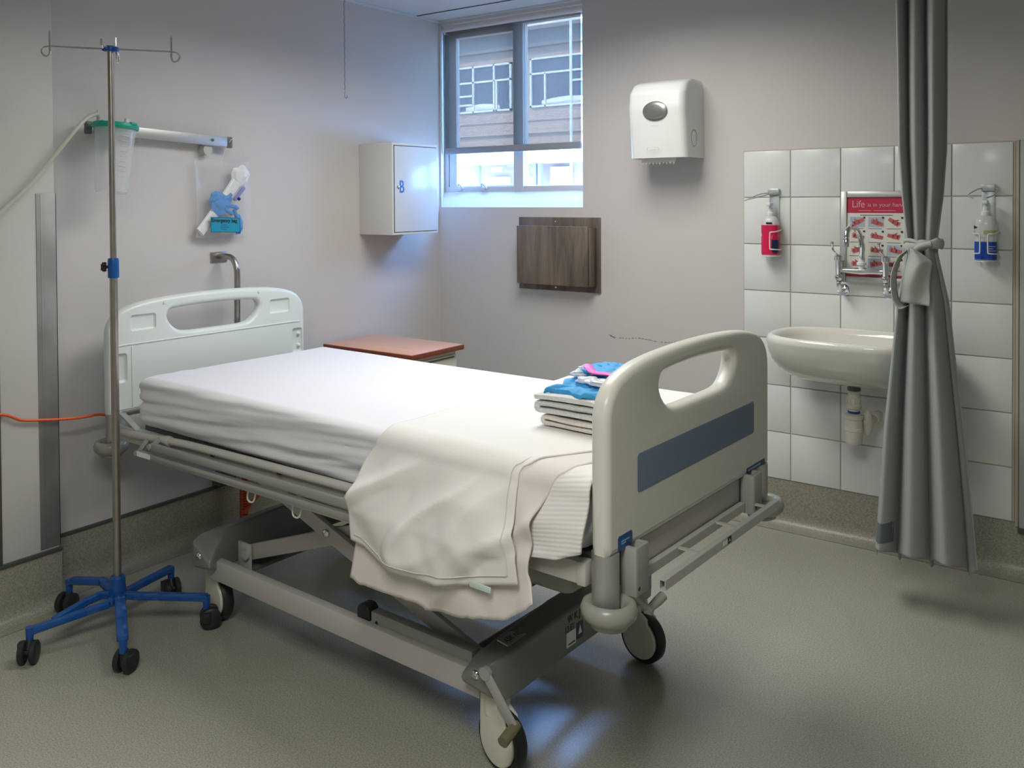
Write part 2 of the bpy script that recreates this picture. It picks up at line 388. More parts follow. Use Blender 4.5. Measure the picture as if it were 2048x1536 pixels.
bm = NB(); wf(bm, -.048, .896, 1.432, 2.345, .030, .10, .15); box(bm, (.422, .096, 1.432), (.484, .15, 2.34), .004)
finish('window_frame', bm, 'frame_win', win)
bm = NB(); wf(bm, -.014, .440, 1.447, 2.335, .020, .105, .14); box(bm, (.0, .106, 1.45), (.036, .14, 2.33), .003); box(bm, (.0, .106, 2.285), (.43, .14, 2.33), .003); finish('casement', bm, 'frame_win', win)
bm = NB(); wf(bm, .470, .880, 1.447, 2.335, .016, .110, .14); finish('casement', bm, 'frame_win', win)
bm = NB(); box(bm, (.03, .122, 1.465), (.43, .125, 2.30)); finish('window_pane', bm, 'glass', win)
bm = NB(); box(bm, (.48, .122, 1.46), (.87, .125, 2.33)); finish('window_pane', bm, 'glass', win)
bm = NB(); wedge(bm, [(.0005, 1.350), (.103, 1.437), (.103, 1.350)], -.046, .8945, 'x')
finish('window_sill', bm, 'reveal', win)
for x in (.055, .215):
    x += .01; bm = NB(); box(bm, (x-.014, .090, 1.440), (x+.014, .106, 1.455), .002); tube(bm, smooth_path([(x-.012, .098, 1.462), (x-.003, .085, 1.475), (x+.012, .09, 1.466), (x+.018, .098, 1.450)], 5), .005, 8)
    finish('window_catch', bm, 'frame_win', win)
# roller blind
t = thing('roller_blind', 'grey see-through roller blind pulled three quarters down over the window', 'blind', (.43, .06, 1.659))
T = Matrix.Translation((-.43, -.06, -1.659))
bm = NB(); grid(bm, 30, 20, lambda a, b: Vector((-.438+a*.860, .0015*math.sin(a*9), .012+b*.655))); bl = solid(finish('screen', bm, 'blind', t), .0006)
bm = NB(); beam(bm, (-.440, 0, .0), (.424, 0, .0), .016, .036, .006); finish('bottom_bar', bm, 'bar_fabric', t)
bm = NB(); tube(bm, [(-.44, -.022, .670), (.455, -.022, .670)], .017, 20); box(bm, (-.44, -.038, .672), (.455, .002, .688), .004); finish('roller_tube', bm, 'reveal', t)
bm = NB(); box(bm, (-.436, -.01, .645), (-.431, .045, .685), .001); finish('end_bracket', bm, 'white_pl', t)
# pull cord
bm = NB()
pts = [(.0, 0, .498), (0, 0, .03)]
for i in range(72):
    z = .497-i*.0064
    bmesh.ops.create_uvsphere(bm, u_segments=8, v_segments=5, radius=.0038, matrix=Matrix.Translation((.0012*math.sin(i*1.1), .0012*math.cos(i*1.1), z)))
tube(bm, pts, .0009, 6); tube(bm, smooth_path([(0, 0, .034), (-.002, .001, .012), (.003, .003, .002), (.009, .006, .006), (.009, .006, .014)], 6), .0022, 8)
o = finish('pull_cord', bm, 'alu'); o.location = (.10, -.835, 1.871); tag(o, 'beaded metal pull chain hanging from the ceiling with a hooked end', 'pull cord')

# ---- building across the yard
bm = NB(); box(bm, (-22, 14, -4), (4, 18, 4.89)); box(bm, (-22, 13.9, 2.9), (4, 14, 2.96)); box(bm, (-22, 13.95, 3.2), (4, 14, 3.25))
M['facade'] = mat('facade_render', (.38, .27, .20), .8, var=.06, vscale=.8); M['roofband'] = mat('grey_roof_band', (.16, .155, .145), .8)
M['far_white'] = mat('white_paint_outside', (.62, .60, .56), .6); M['far_glass'] = mat('far_window_glass', (.06, .08, .11), .3, var=.3, vscale=1.2); M['far_blue'] = mat('blue_grey_steel', (.25, .30, .42), .6)
bd = thing('building', 'pale building across the yard seen through the window', 'building', (-9, 14, 0)); TI = Matrix.Translation((9, -14, 0))
def fin_b(n, bm, m, par=None): bmesh.ops.transform(bm, matrix=TI, verts=bm.verts); return finish(n, bm, m, par or bd)
fin_b('facade', bm, 'facade')
bm = NB(); box(bm, (-22, 13.8, 4.89), (4, 18, 5.28)); fin_b('roof_band', bm, 'roofband')
bm = NB(); box(bm, (-22, 13.4, 5.28), (4, 18, 5.50)); fin_b('fascia', bm, 'far_white')
bm = NB(); box(bm, (-22, 12.6, 2.18), (4, 14, 2.55), .02); box(bm, (-22, 12.55, 2.40), (4, 12.6, 2.42)); fin_b('awning', bm, 'far_white')
def far_window(x0, x1, z0, z1, vs, hs):
    bm = NB(); w = .045
    for a, b in ((x0, x0+w), (x1-w, x1)): box(bm, (a, 13.93, z0), (b, 14.02, z1))
    for a, b in ((z0, z0+w), (z1-w, z1)): box(bm, (x0, 13.93, a), (x1, 14.02, b))
    for x, a, b in vs: box(bm, (x-w/2, 13.93, a), (x+w/2, 14.02, b))
    for z, a, b in hs: box(bm, (a, 13.93, z-w/2), (b, 14.02, z+w/2))
    fr = fin_b('window', bm, 'far_white')
    bm = NB(); box(bm, (x0, 13.98, z0), (x1, 14.01, z1)); fin_b('pane', bm, 'far_glass', fr)
    bm = NB(); grid(bm, 20, 3, lambda a, b: Vector((lerp(x0+.3, x1-.35, a), 13.97, z0+.05+b*(.10+.06*math.sin(a*PI)))))
    solid(fin_b('roof_reflection' if False else 'painted_reflection', bm, 'far_white', fr), .01)  # roof reflection in the far glass, put in as a flat white sheet
far_window(-10.61, -8.95, 3.48, 4.62, [(-10.07, 3.48, 4.62), (-9.45, 3.48, 4.62), (-9.38, 3.48, 4.2)], [(4.22, -10.61, -8.95), (3.9, -10.61, -10.07), (3.68, -10.61, -10.07)])
far_window(-8.42, -6.4, 3.50, 4.65, [(-7.33, 3.5, 4.65), (-8.01, 3.5, 4.28)], [(4.28, -8.42, -6.4), (4.05, -7.33, -6.4)])
far_window(-12.9, -11.2, 3.48, 4.62, [(-12.3, 3.48, 4.62)], [(4.22, -12.9, -11.2)])
bm = NB()
for x, w in ((-9.65, .06), (-8.06, .07), (-7.9, .04)): box(bm, (x-w, 13.5, -3), (x+w, 13.6, 2.2))
beam(bm, (-8.1, 13.5, 1.9), (-8.9, 13.5, 2.05), .05, .05); beam(bm, (-8.1, 13.5, 2.1), (-8.75, 13.5, 2.15), .05, .05)
fin_b('post', bm, 'far_blue')
bm = NB(); box(bm, (-9.2, 13.45, 2.0), (-8.9, 13.5, 2.12)); fin_b('sign', bm, 'far_white')
for a, b, c in ((-7.79, -7.31, 2.1), (-9.5, -9.0, 1.9)): bm = NB(); box(bm, (a, 13.8, .5), (b, 13.99, c)); fin_b('door_panel', bm, 'far_white')
bm = NB(); tube(bm, [(-4.14, 8.5, -3), (-4.14, 8.5, 3.55), (-4.14, 8.5, 4.2)], .022, 10); o = finish('lamp_post', bm, 'far_white')
tag(o, 'thin white pole standing in the yard outside the window', 'pole')
bm = NB(); box(bm, (-30, .45, -4.1), (20, 18, -4)); o = finish('ground', bm, 'facade'); struct(o)

# ================================================================== WALL A ITEMS
# ceiling troffer housings that carry the lamps above
for i, (x, y) in enumerate(((1.40, -1.25), (2.55, -3.75))):
    t = thing('ceiling_light', ('recessed fluorescent ceiling light over the bed', 'recessed fluorescent ceiling light by the room entrance')[i], 'ceiling light', (x, y, H))
    bm = NB()
    for a, b in (((-.30, -.60), (-.278, .60)), ((.278, -.60), (.30, .60)), ((-.278, -.60), (.278, -.578)), ((-.278, .578), (.278, .60))):
        box(bm, (a[0], a[1], -.03), (b[0], b[1], 0), .002)
    finish('frame', bm, 'white_metal', t)
# medical rail
t = thing('medical_rail', 'aluminium equipment rail on the wall above the bedhead', 'rail', (.0, -2.102, 1.665))
bm = NB(); beam(bm, (.045, .022, 0), (.045, .625, -.026), .012, .042, .002); finish('rail', bm, 'alu', t)
for y in (-.002, .632):
    bm = NB(); beam(bm, (.045, y-.011, -.0415*(y+.002)), (.045, y+.013, -.0415*(y+.013)), .017, .046, .003); lab(finish('end_cap', bm, 'grey_dark', t), 'dark grey plastic end cap')
for y in (.10, .53):
    bm = NB(); lathe(bm, [(0, 0), (.022, 0), (.022, .04), (0, .04)], 20, frame_mtx((0, y, -.05-.02*y), (0, 1, 0), (0, 0, 1))); finish('mounting_boss', bm, 'grey_light', t)
bm = NB(); lathe(bm, [(0, 0), (.006, 0), (.006, .002), (0, .003)], 12, frame_mtx((.0515, .545, -.020), (0, 1, 0), (0, 0, 1))); lab(finish('screw', bm, 'grey_dark', t), 'dark screw head')

# suction canister
t = thing('suction_canister', 'clear suction canister with teal lid hanging on the wall rail', 'canister', (.139, -2.072, 1.425))
t.rotation_euler = (math.radians(-5), 0, 0)
bm = NB()
prof = [(0, 0), (.050, 0), (.056, .006), (.060, .04), (.072, .236), (.075, .24)]
lathe(bm, prof, 40); o = finish('jar', bm, 'clear', t, 30); o.data.materials[0] = M['clear']
for f_ in []: pass
bm = NB()
for k in range(9): lathe(bm, [(.0605+.0012*k, .06+.02*k), (.0615+.0012*k, .0605+.02*k)], 8, None) if False else box(bm, (.0615+.0012*k, -.014, .06+.018*k), (.0635+.0012*k, .014, .0612+.018*k))
finish('graduations', bm, 'white_pl', t)
bm = NB(); lathe(bm, [(.0765, .232), (.080, .234), (.081, .246), (.078, .252), (.070, .253), (.066, .247), (0, .247)], 40)
tube(bm, [(.079*math.cos(a), .079*math.sin(a), .240) for a in [2*PI*k/40 for k in range(40)]], .0035, 8, True)
box(bm, (.055, .012, .246), (.082, .035, .256), .003)
finish('lid', bm, 'teal', t)
bm = NB(); lathe(bm, [(.011, .246), (.011, .262), (.008, .262), (.008, .274), (0, .274)], 16, Matrix.Translation((.02, .03, 0))); finish('port', bm, 'white_pl', t); bm = NB(); lathe(bm, [(.009, .246), (.009, .262), (0, .262)], 16, Matrix.Translation((-.02, -.035, 0)))
finish('port', bm, 'white_pl', t)
bm = NB(); beam(bm, (-.06, -.03, .262), (-.06, .01, .262), .02, .006); tube(bm, [(-.05, -.045, .255), (-.05, -.045, .30)], .002, 8); finish('hanger', bm, 'alu', t)
bm = NB(); P = smooth_path([(.150, -2.56, 1.27), (.145, -2.471, 1.363), (.14, -2.37, 1.453), (.14, -2.281, 1.556), (.14, -2.215, 1.635), (.132, -2.160, 1.688), (.12, -2.115, 1.708), (.11, -2.098, 1.700), (.108, -2.096, 1.686)], 8)
tube(bm, P, .0075, 14); tag(finish('suction_tube', bm, 'tubing'), 'clear plastic tube running down left from the suction canister', 'tube')

# emergency bag
t = thing('emergency_bag', 'clear plastic emergency bag with blue label hanging from the end of the wall rail', 'bag', (.035, -1.50, 1.247))
def bagf(side):
    def g(a, b):
        y = lerp(-.135, .145, a); z = lerp(.0, .315, b); e = min(a, 1-a, b*1.0, (1-b)*1.3)
        d = .026*math.tanh(max(e, 0)*7) + .004*nz(a*7, b*8, side*3)*math.tanh(e*20)
        z += .006*math.sin(a*6+side)*b - .004*math.sin(a*9)*(1-b)
        return Vector((.004 + side*d, y + .005*math.sin(b*4), z))
    return g
bm = NB(); grid(bm, 36, 40, bagf(1)); grid(bm, 36, 40, bagf(-.55)); bmesh.ops.remove_doubles(bm, verts=bm.verts, dist=1e-4)
finish('polythene', bm, 'clear_bag', t)
bm = NB(); tube(bm, smooth_path([(.008, -.012, .300), (.010, .010, .36), (.022, .035, .405), (.022, .055, .405)], 5), .0012, 6)
tube(bm, smooth_path([(.008, .10, .300), (.02, .075, .36), (.024, .058, .40), (.022, .055, .405)], 5), .0012, 6); finish('string', bm, 'white_pl', t)
lb = NB(); FM = frame_mtx((.033, -.085, .020), (0, 1, -.04), (0, 0, 1)); slab(lb, [rrect(0, 0, .150, .062, .002)], .0008, .0002, FM); lb = lab(finish('label_card', lb, 'label', t), 'bright blue printed label')
bm = NB(); F2 = frame_mtx((.0338, -.085, .020), (0, 1, -.04), (0, 0, 1))
text(bm, 'Emergency bag', .0215, F2 @ Matrix.Translation((.004, .042, 0)), bold=.0005)
for a, b, c in ((.052, .030, .03), (.048, .021, .045), (.05, .013, .03)): box(bm, (a, b, 0), (a+c, b+.0014, .0003), mtx=F2)
for a in (((.002, .001), (.148, .0022)), ((.002, .0598), (.148, .061)), ((.001, .001), (.0022, .061)), ((.1478, .001), (.149, .061))): box(bm, (*a[0], 0), (*a[1], .0003), mtx=F2)
finish('lettering', bm, 'ink', lb)
# things inside the bag
def blob(bm, c, rad, amp=.25, fr=18, seed=0, sub=4):
    t_ = bmesh.new(); bmesh.ops.create_icosphere(t_, subdivisions=sub, radius=1)
    for v in t_.verts:
        n = 1+amp*nz(v.co.x*fr/10+seed, v.co.y*fr/10, v.co.z*fr/10)
        v.co = Vector((v.co.x*rad[0]*n, v.co.y*rad[1]*n, v.co.z*rad[2]*n)) + Vector(c)
    merge(bm, t_); return bm
bm = NB(); blob(bm, (.013, -.018, .138), (.010, .052, .046), .45, 16, 2); blob(bm, (.014, -.040, .160), (.009, .030, .026), .4, 16, 6)
for P_ in ([(-.01, .15), (.02, .165), (.035, .175)], [(0, .13), (.035, .125), (.060, .120), (.068, .112)], [(0, .115), (.025, .10), (.040, .092)], [(.05, .11), (.062, .08), (.070, .05)]):
    tube(bm, smooth_path([(.014, a, b) for a, b in P_], 5), .0085, 12)
blob(bm, (.012, .072, .048), (.009, .024, .042), .3, 16, 9)
o = finish('nitrile_glove', bm, 'glove'); o.location = (.035, -1.50, 1.247); tag(o, 'crumpled blue rubber gloves inside the clear emergency bag', 'gloves')
bm = NB(); beam(bm, (.006, -.125, .02), (.006, .10, .26), .006, .058, .003, up=(1, 0, 0)) if False else None
tube(bm, smooth_path([(.006, -.118, .020), (.006, -.05, .09), (.006, .04, .19), (.006, .085, .245)], 6), [.022+.00045*i for i in range(19)], 14, ell=(1, .4))
blob(bm, (.008, .090, .255), (.014, .048, .040), .35, 15, 4); blob(bm, (.006, .02, .04), (.01, .05, .03), .3, 15, 1)
o = finish('breathing_mask', bm, 'white_pl'); o.location = (.035, -1.50, 1.247); tag(o, 'white plastic breathing mask and sleeve inside the emergency bag', 'mask')
bm = NB(); beam(bm, (.022, .045, .150), (.022, .098, .205), .014, .016, .004, up=(1, 0, 0)); o = finish('syringe', bm, 'purple'); o.location = (.035, -1.50, 1.247); tag(o, 'short pale purple plastic stick inside the emergency bag', 'stick')
bm = NB(); lathe(bm, [(0, 0), (.007, 0), (.007, .004), (0, .005)], 16, frame_mtx((.030, .062, .155), (0, 1, 0), (0, 0, 1))); o = finish('bag_stopper', bm, 'ink'); o.location = (.035, -1.50, 1.247); tag(o, 'small round black stopper inside the emergency bag', 'stopper')

# bent steel wall bar behind the bed
t = thing('wall_bar', 'bent stainless steel bar fixed to the wall behind the bedhead', 'bar', (0, -1.51, 0))
bm = NB(); box(bm, (0, -.028, 1.137), (.006, .055, 1.181), .001); finish('wall_plate', bm, 'steel', t)
bm = NB(); tube(bm, smooth_path([(.004, .012, 1.163), (.06, .012, 1.163), (.095, .012, 1.155), (.118, .012, 1.125), (.124, .012, 1.08), (.124, .010, .9), (.124, .008, .30), (.118, .008, .25), (.09, .008, .225), (.004, .008, .222)], 8), .0125, 16); finish('tube', bm, 'steel', t)
bm = NB(); box(bm, (0, -.03, .20), (.006, .05, .245), .001); finish('wall_plate', bm, 'steel', t)
# junction box + orange coil + orange cable
bm = NB(); box(bm, (0, -1.532, .203), (.03, -1.395, .262), .004); tag(finish('junction_box', bm, 'grey_dark'), 'small dark box on the wall trim low behind the bed', 'box')
bm = NB(); P = []
for i in range(26*12): a = 2*PI*i/12; P.append((.10+.016*math.cos(a), -1.455+.016*math.sin(a), .30-.0088*i/12*1.0-.0*a))
P2 = [(p[0], p[1], .32-.011*i/12) for i, p in enumerate(P)]
tube(bm, P2, .0034, 7); tag(finish('coiled_cable', bm, 'orange'), 'orange coiled cable hanging below the bedhead', 'cable')
bm = NB(); tube(bm, smooth_path([(.12, -1.47, .095), (.13, -1.42, .145), (.15, -1.33, .20), (.2, -1.24, .31), (.3, -1.2, .5)], 6), .0075, 10); tag(finish('bed_power_cable', bm, 'orange'), 'bright orange thick cable slanting up under the bed', 'cable')
bm = NB(); P = smooth_path([(.118, -2.62, .712), (.118, -2.471, .699), (.120, -2.40, .667), (.122, -2.32, .652), (.122, -2.24, .640), (.11, -2.16, .630), (.10, -2.10, .625), (.13, -2.02, .60)], 8); tube(bm, P, .0045, 10)
tag(finish('orange_cable', bm, 'orange'), 'thin orange cable sagging across the pier to the bedhead', 'cable')

# wall cabinet "B"
t = thing('wall_cabinet', 'white metal wall cabinet with blue letter B on its door', 'cabinet', (.0, -.64, 1.223))
bm = NB(); box(bm, (0, 0, 0), (.218, .350, .447), .003); finish('body', bm, 'white_metal', t)
bm = NB(); box(bm, (.217, .012, .012), (.2195, .338, .434)); lab(finish('door_gap', bm, 'black', t), 'dark gap round the door')
bm = NB(); box(bm, (.218, .0145, .0145), (.2225, .3345, .4305), .001); dr = finish('door', bm, 'door_white', t)
bm = NB(); lathe(bm, [(0, 0), (.009, 0), (.009, .004), (.0055, .006), (0, .006)], 20, frame_mtx((.2225, .037, .232), (0, 1, 0), (0, 0, 1))); lab(finish('lock', bm, 'chrome', dr), 'small round chrome lock')
bm = NB(); text(bm, 'B', .085, frame_mtx((.2227, .045, .205), (0, 1, 0), (0, 0, 1)), bold=.0012, sx=.8, ext=.0008); finish('letter', bm, 'letter', dr)

# bedside table
t = thing('bedside_table', 'bedside table with cherry wood top behind the bed in the corner', 'table', (.0, -.98, 0))
bm = NB(); box(bm, (.035, .055, .698), (.575, .425, .722), .004); finish('tabletop', bm, 'cherry', t)
bm = NB(); box(bm, (.574, .054, .698), (.580, .426, .720), .002); box(bm, (.035, .051, .698), (.58, .056, .720), .002); lab(finish('edging', bm, 'cherry_edge', t), 'dark red edging strip')
bm = NB(); box(bm, (.06, .075, .09), (.545, .405, .698), .003); finish('cabinet_body', bm, 'cream', t)
bm = NB(); box(bm, (.545, .082, .54), (.556, .398, .678), .003); d_ = finish('drawer', bm, 'cream', t)
bm = NB(); box(bm, (.5555, .10, .664), (.5575, .38, .672)); lab(finish('drawer_pull', bm, 'grey_dark', d_), 'dark finger slot')
for x in (.1, .5):
    for y in (.11, .37): bm = NB(); tube(bm, [(x, y, 0.0), (x, y, .09)], .018, 12); finish('leg', bm, 'grey', t)

# ================================================================== WALL B ITEMS
# tiled splashback: grout bed + 35 bevelled tiles (one surface)
X0 = 1.694; bm = NB(); box(bm, (X0-.001, -.006, HB), (X0+1.006, 0, HB+1.402), 0, mi=1)
for i in range(5):
    for j in range(7): box(bm, (X0+.2*i+.0022, -.0095, HB+.2*j+.0022), (X0+.2*i+.1978, -.003, HB+.2*j+.1978), .0016, 2)
o = finish('trim_7', bm, None, mats=['tile', 'grout']); struct(o)
# (column edges)
bm = NB(); box(bm, (2.702, -.012, .178), (2.712, 0, HB+1.405), .001); struct(finish('trim_8', bm, 'grout'))
M['panel_grey'] = mat('painted_wall_board', (.40, .43, .40), .5)
bm = NB(); box(bm, (2.716, -.024, .178), (3.5, 0, HB+1.40), .003); struct(finish('trim_9', bm, 'panel_grey'))
bm = NB(); box(bm, (2.712, -.026, .160), (3.5, 0, .180), .001); struct(finish('trim_10', bm, 'cap'))
# scuff mark
bm = NB()
for i in range(26):
    x = 1.04+i*.0165; z = .729-.004*math.sin(i*.5)+.003*nz(i*.7, 1)
    if nz(i*1.3, 5) > -.25: box(bm, (x, -.0008, z), (x+.006+.010*random.random(), 0, z+.0018+.002*random.random()))
for i in range(5): box(bm, (1.036+i*.006, -.0008, .735-.003*i), (1.046+i*.006, 0, .7375-.003*i))
struct(finish('trim_11', bm, mat('wall_scuff', (.22, .20, .19), .8)))

# paper towel dispenser
t = thing('paper_towel_dispenser', 'white wall-mounted paper towel dispenser with grey oval window', 'dispenser', (1.375, 0, 1.57))
def disp_f(a, b):
    """body: a round the outline (front & sides), b from bottom to top then over the top"""
    w0, w1 = .133, .138
    z = interp(b, [(0, 0), (.72, .285), (.86, .325), (.95, .345), (1, .350)])
    dep = interp(b, [(0, .195), (.55, .222), (.72, .215), (.86, .185), (.95, .13), (1, .05)])
    wid = interp(b, [(0, 1), (.72, .985), (.86, .95), (.95, .90), (1, .80)])
    rr = .035
    path = [(-w0, 0), (-w0, -.04), (-w0, -.10), (-w0, -(dep-rr))] + [(-w0+rr*(1-math.cos(q)), -(dep-rr)-rr*math.sin(q)) for q in (PI/8, PI/4, 3*PI/8)] + [(-w0+rr, -dep), (-.05, -dep-.006), (.0, -dep-.008), (.05, -dep-.006), (w1-rr, -dep)] + [(w1-rr*(1-math.sin(q)) , -(dep-rr)-rr*math.cos(q)) for q in (PI/8, PI/4, 3*PI/8)] + [(w1, -(dep-rr)), (w1, -.10), (w1, -.04), (w1, 0)]
    k = a*(len(path)-1); i = min(int(k), len(path)-2); f_ = k-i
    x = lerp(path[i][0], path[i+1][0], f_)*wid; y = lerp(path[i][1], path[i+1][1], f_)
    y = max(y, -dep)if False else y
    return Vector((x, min(y, 0), z))
bm = NB(); Vg = grid(bm, 45, 30, disp_f); bm.faces.new([Vg[i][-1] for i in range(45)])
finish('cover', bm, 'white_pl', t, 50)
bm = NB(); box(bm, (-.128, -.185, .004), (.130, 0, .012), .003); finish('base_plate', bm, 'white_pl', t)
bm = NB(); lathe(bm, [(0, .006), (.6, .0052), (.9, .002), (1, -.002)], 40, frame_mtx((.008, -.230, .203), (1, 0, 0), (0, 0, 1)) @ Matrix.Diagonal((.058, .042, 1, 1))); lab(finish('oval_window', bm, 'silver', t), 'grey metallic oval')
bm = NB(); text(bm, '__________', .012, frame_mtx((-.02, -.2245, .143), (1, 0, 0), (0, 0, 1)), .0002, sx=.7)
for a, b in (((-.025, .033), (-.02, .045)), ((.028, .045), (.033, .033)), ((-.022, .045), (.030, .045)), ((-.012, .033), (.02, .033))): beam(bm, (a[0]-.01, -.2195, a[1]), (b[0]-.01, -.2195, b[1]), .001, .001, 0)
finish('embossed_mark', bm, 'grey_light', t)
bm = NB()
for r0, zz in ((.036, 0),): tube(bm, [(.1365, -.11+.030*math.cos(a), .085+.036*math.sin(a)) for a in [2*PI*k/32 for k in range(32)]], .0016, 8, True)
lab(finish('feed_wheel_rim', bm, 'black', t), 'dark ring of the feed wheel')
bm = NB(); lathe(bm, [(0, .002), (.026, .002), (.030, 0), (.030, -.01)], 28, frame_mtx((.1362, -.11, .085), (0, 1, 0), (0, 0, 1))); finish('feed_wheel', bm, 'white_pl', t)
bm = NB(); pts = [(-.085, .006), (-.085, -.018)]
n = 10
for k in range(n): pts += [(-.085+.162*(k+.25)/n, -.021-.002*(k % 3)), (-.085+.162*(k+.5)/n, -.028-.003*(k % 2)), (-.085+.162*(k+.75)/n, -.020), (-.085+.162*(k+1)/n, -.016)]
pts += [(.077, .006)]
slab(bm, [pts], .001, .0001, frame_mtx((0, -.165, 0), (1, 0, 0), (0, .15, 1))); tag(finish('paper_towel', bm, 'paper', t), 'x', 'x'); 
o = [x for x in bpy.data.objects if x.name.startswith('paper_towel') and x.parent == t][0]; del o['category']; o['label'] = 'serrated white paper edge'

# dark wood file holder
t = thing('file_holder', 'dark grey-brown wooden file holder box on the wall under the window', 'file holder', (.0, 0, 0))
bm = NB(); box(bm, (.526, -.010, .934), (.994, 0, 1.300), .001); finish('back_board', bm, 'oak_grey', t)
bm = NB(); box(bm, (.558, -.080, .968), (.963, -.066, 1.258), .001); finish('front_board', bm, 'oak_grey', t)
for x0, x1, z1 in ((.575, .590, 1.250), (.960, .975, 1.250), (.590, .960, .982)): bm = NB(); box(bm, (x0, -.066, .968), (x1, -.01, z1), .001); finish('side_board', bm, 'oak_grey', t)
for z in (1.279, .950):
    bm = NB(); lathe(bm, [(0, 0), (.005, 0), (.004, .0015), (0, .002)], 14, frame_mtx((.745, -.010, z), (1, 0, 0), (0, 0, 1))); lab(finish('screw', bm, 'chrome', t), 'small silver screw')
t.location = (0, 0, 0)

# hand-washing poster in a silver snap frame, leaning out at the foot behind the tap
t = thing('poster_frame', 'silver framed red and white hand washing poster on tiles behind tap', 'poster', (2.095, -.012, 1.052)); t.rotation_euler = (math.radians(-4.0), 0, 0)
t.location = (2.098, -.038, 1.05)
pw, ph = .262, .365; FR = frame_mtx((0, 0, 0), (1, 0, 0), (0, 0, 1))
bm = NB(); fw = .024
for lo, hi in (((0, 0), (fw, ph)), ((pw-fw, 0), (pw, ph)), ((fw, 0), (pw-fw, fw)), ((fw, ph-fw), (pw-fw, ph))): box(bm, (lo[0], -.012, lo[1]), (hi[0], 0, hi[1]), .003)
finish('frame', bm, 'alu', t)
bm = NB(); box(bm, (fw-.002, -.004, fw-.002), (pw-fw+.002, -.002, ph-fw+.002)); pp = finish('poster_sheet', bm, 'poster', t)
for z0, z1 in ((ph-fw-.062, ph-fw), (fw, fw+.010)): bm = NB(); box(bm, (fw, -.0048, z0), (pw-fw, -.0041, z1)); finish('red_band', bm, 'red', pp)
bm = NB(); text(bm, 'Life', .040, frame_mtx((fw+.018, -.0052, ph-fw-.040), (1, 0, 0), (0, 0, 1)), .0002, sx=.85); text(bm, 'is in your hands', .0225, frame_mtx((fw+.077, -.0052, ph-fw-.037), (1, 0, 0), (0, 0, 1)), .0002)
box(bm, (fw+.045, -.0052, ph-fw-.054), (fw+.09, -.0049, ph-fw-.052)); box(bm, (fw+.10, -.0052, ph-fw-.054), (fw+.18, -.0049, ph-fw-.052))
finish('poster_lettering', bm, 'poster_txt', pp)
bm = NB(); box(bm, (fw+.05, -.0047, ph-fw-.072), (fw+.17, -.0044, ph-fw-.070)); finish('caption_line', bm, 'ink', pp); bm = NB()
for i in range(4):
    for j in range(3):
        x = fw+.012+j*.069; z = ph-fw-.118-i*.055
        box(bm, (x+.050, -.0060, z+.034), (x+.057, -.0056, z+.041)); box(bm, (x, -.0047, z-.007), (x+.050, -.0044, z-.0055))
finish('small_print', bm, 'ink', pp)
for i in range(4):
    for j in range(3):
        x = fw+.012+j*.069; z = ph-fw-.118-i*.055; rnd = random.Random(i*3+j); bmS = NB()
        if (i, j) in ((0, 0), (0, 1), (2, 2), (3, 1)): bmW = NB(); box(bmW, (x, -.0047, z), (x+.056, -.0043, z+.040)); finish('picture_background', bmW, 'sky_pic', pp)
        fl = -1 if j == 2 and i != 2 else 1
        a = rnd.uniform(-.5, .6)
        cx_, cz_ = x+.028, z+.018
        def hp(px_, pz_): c, s = math.cos(a), math.sin(a); return (cx_+(px_*c-pz_*s)*fl, -.0052, cz_+(px_*s+pz_*c))
        tube(bmS, [hp(.026, .0), hp(.010, .0), hp(-.002, 0)], [.0062, .0062, .009], 8, ell=(.03, 1) if False else None) if False else None
        def flat(p, q, w0, w1):
            p = Vector(p); q = Vector(q); d = (q-p).normalized(); n_ = Vector((-d.z, 0, d.x))
            vs = [bmS.verts.new(c_) for c_ in (p+n_*w0, p-n_*w0, q-n_*w1, q+n_*w1)]; bmS.faces.new(vs)
        flat(hp(.027, .001), hp(.004, 0), .0062, .0085); 
        vs = [bmS.verts.new(hp(-.002+.012*math.cos(q), .0095*math.sin(q))) for q in [2*PI*k/14 for k in range(14)]]; bmS.faces.new(vs)
        for k in range(4): flat(hp(-.008, .006-.004*k), hp(-.021+.002*abs(k-1.3), .010-.006*k), .0022, .0016)
        flat(hp(.002, .007), hp(-.006, .016), .003, .0018); finish('picture_hand', bmS, 'skin', pp)

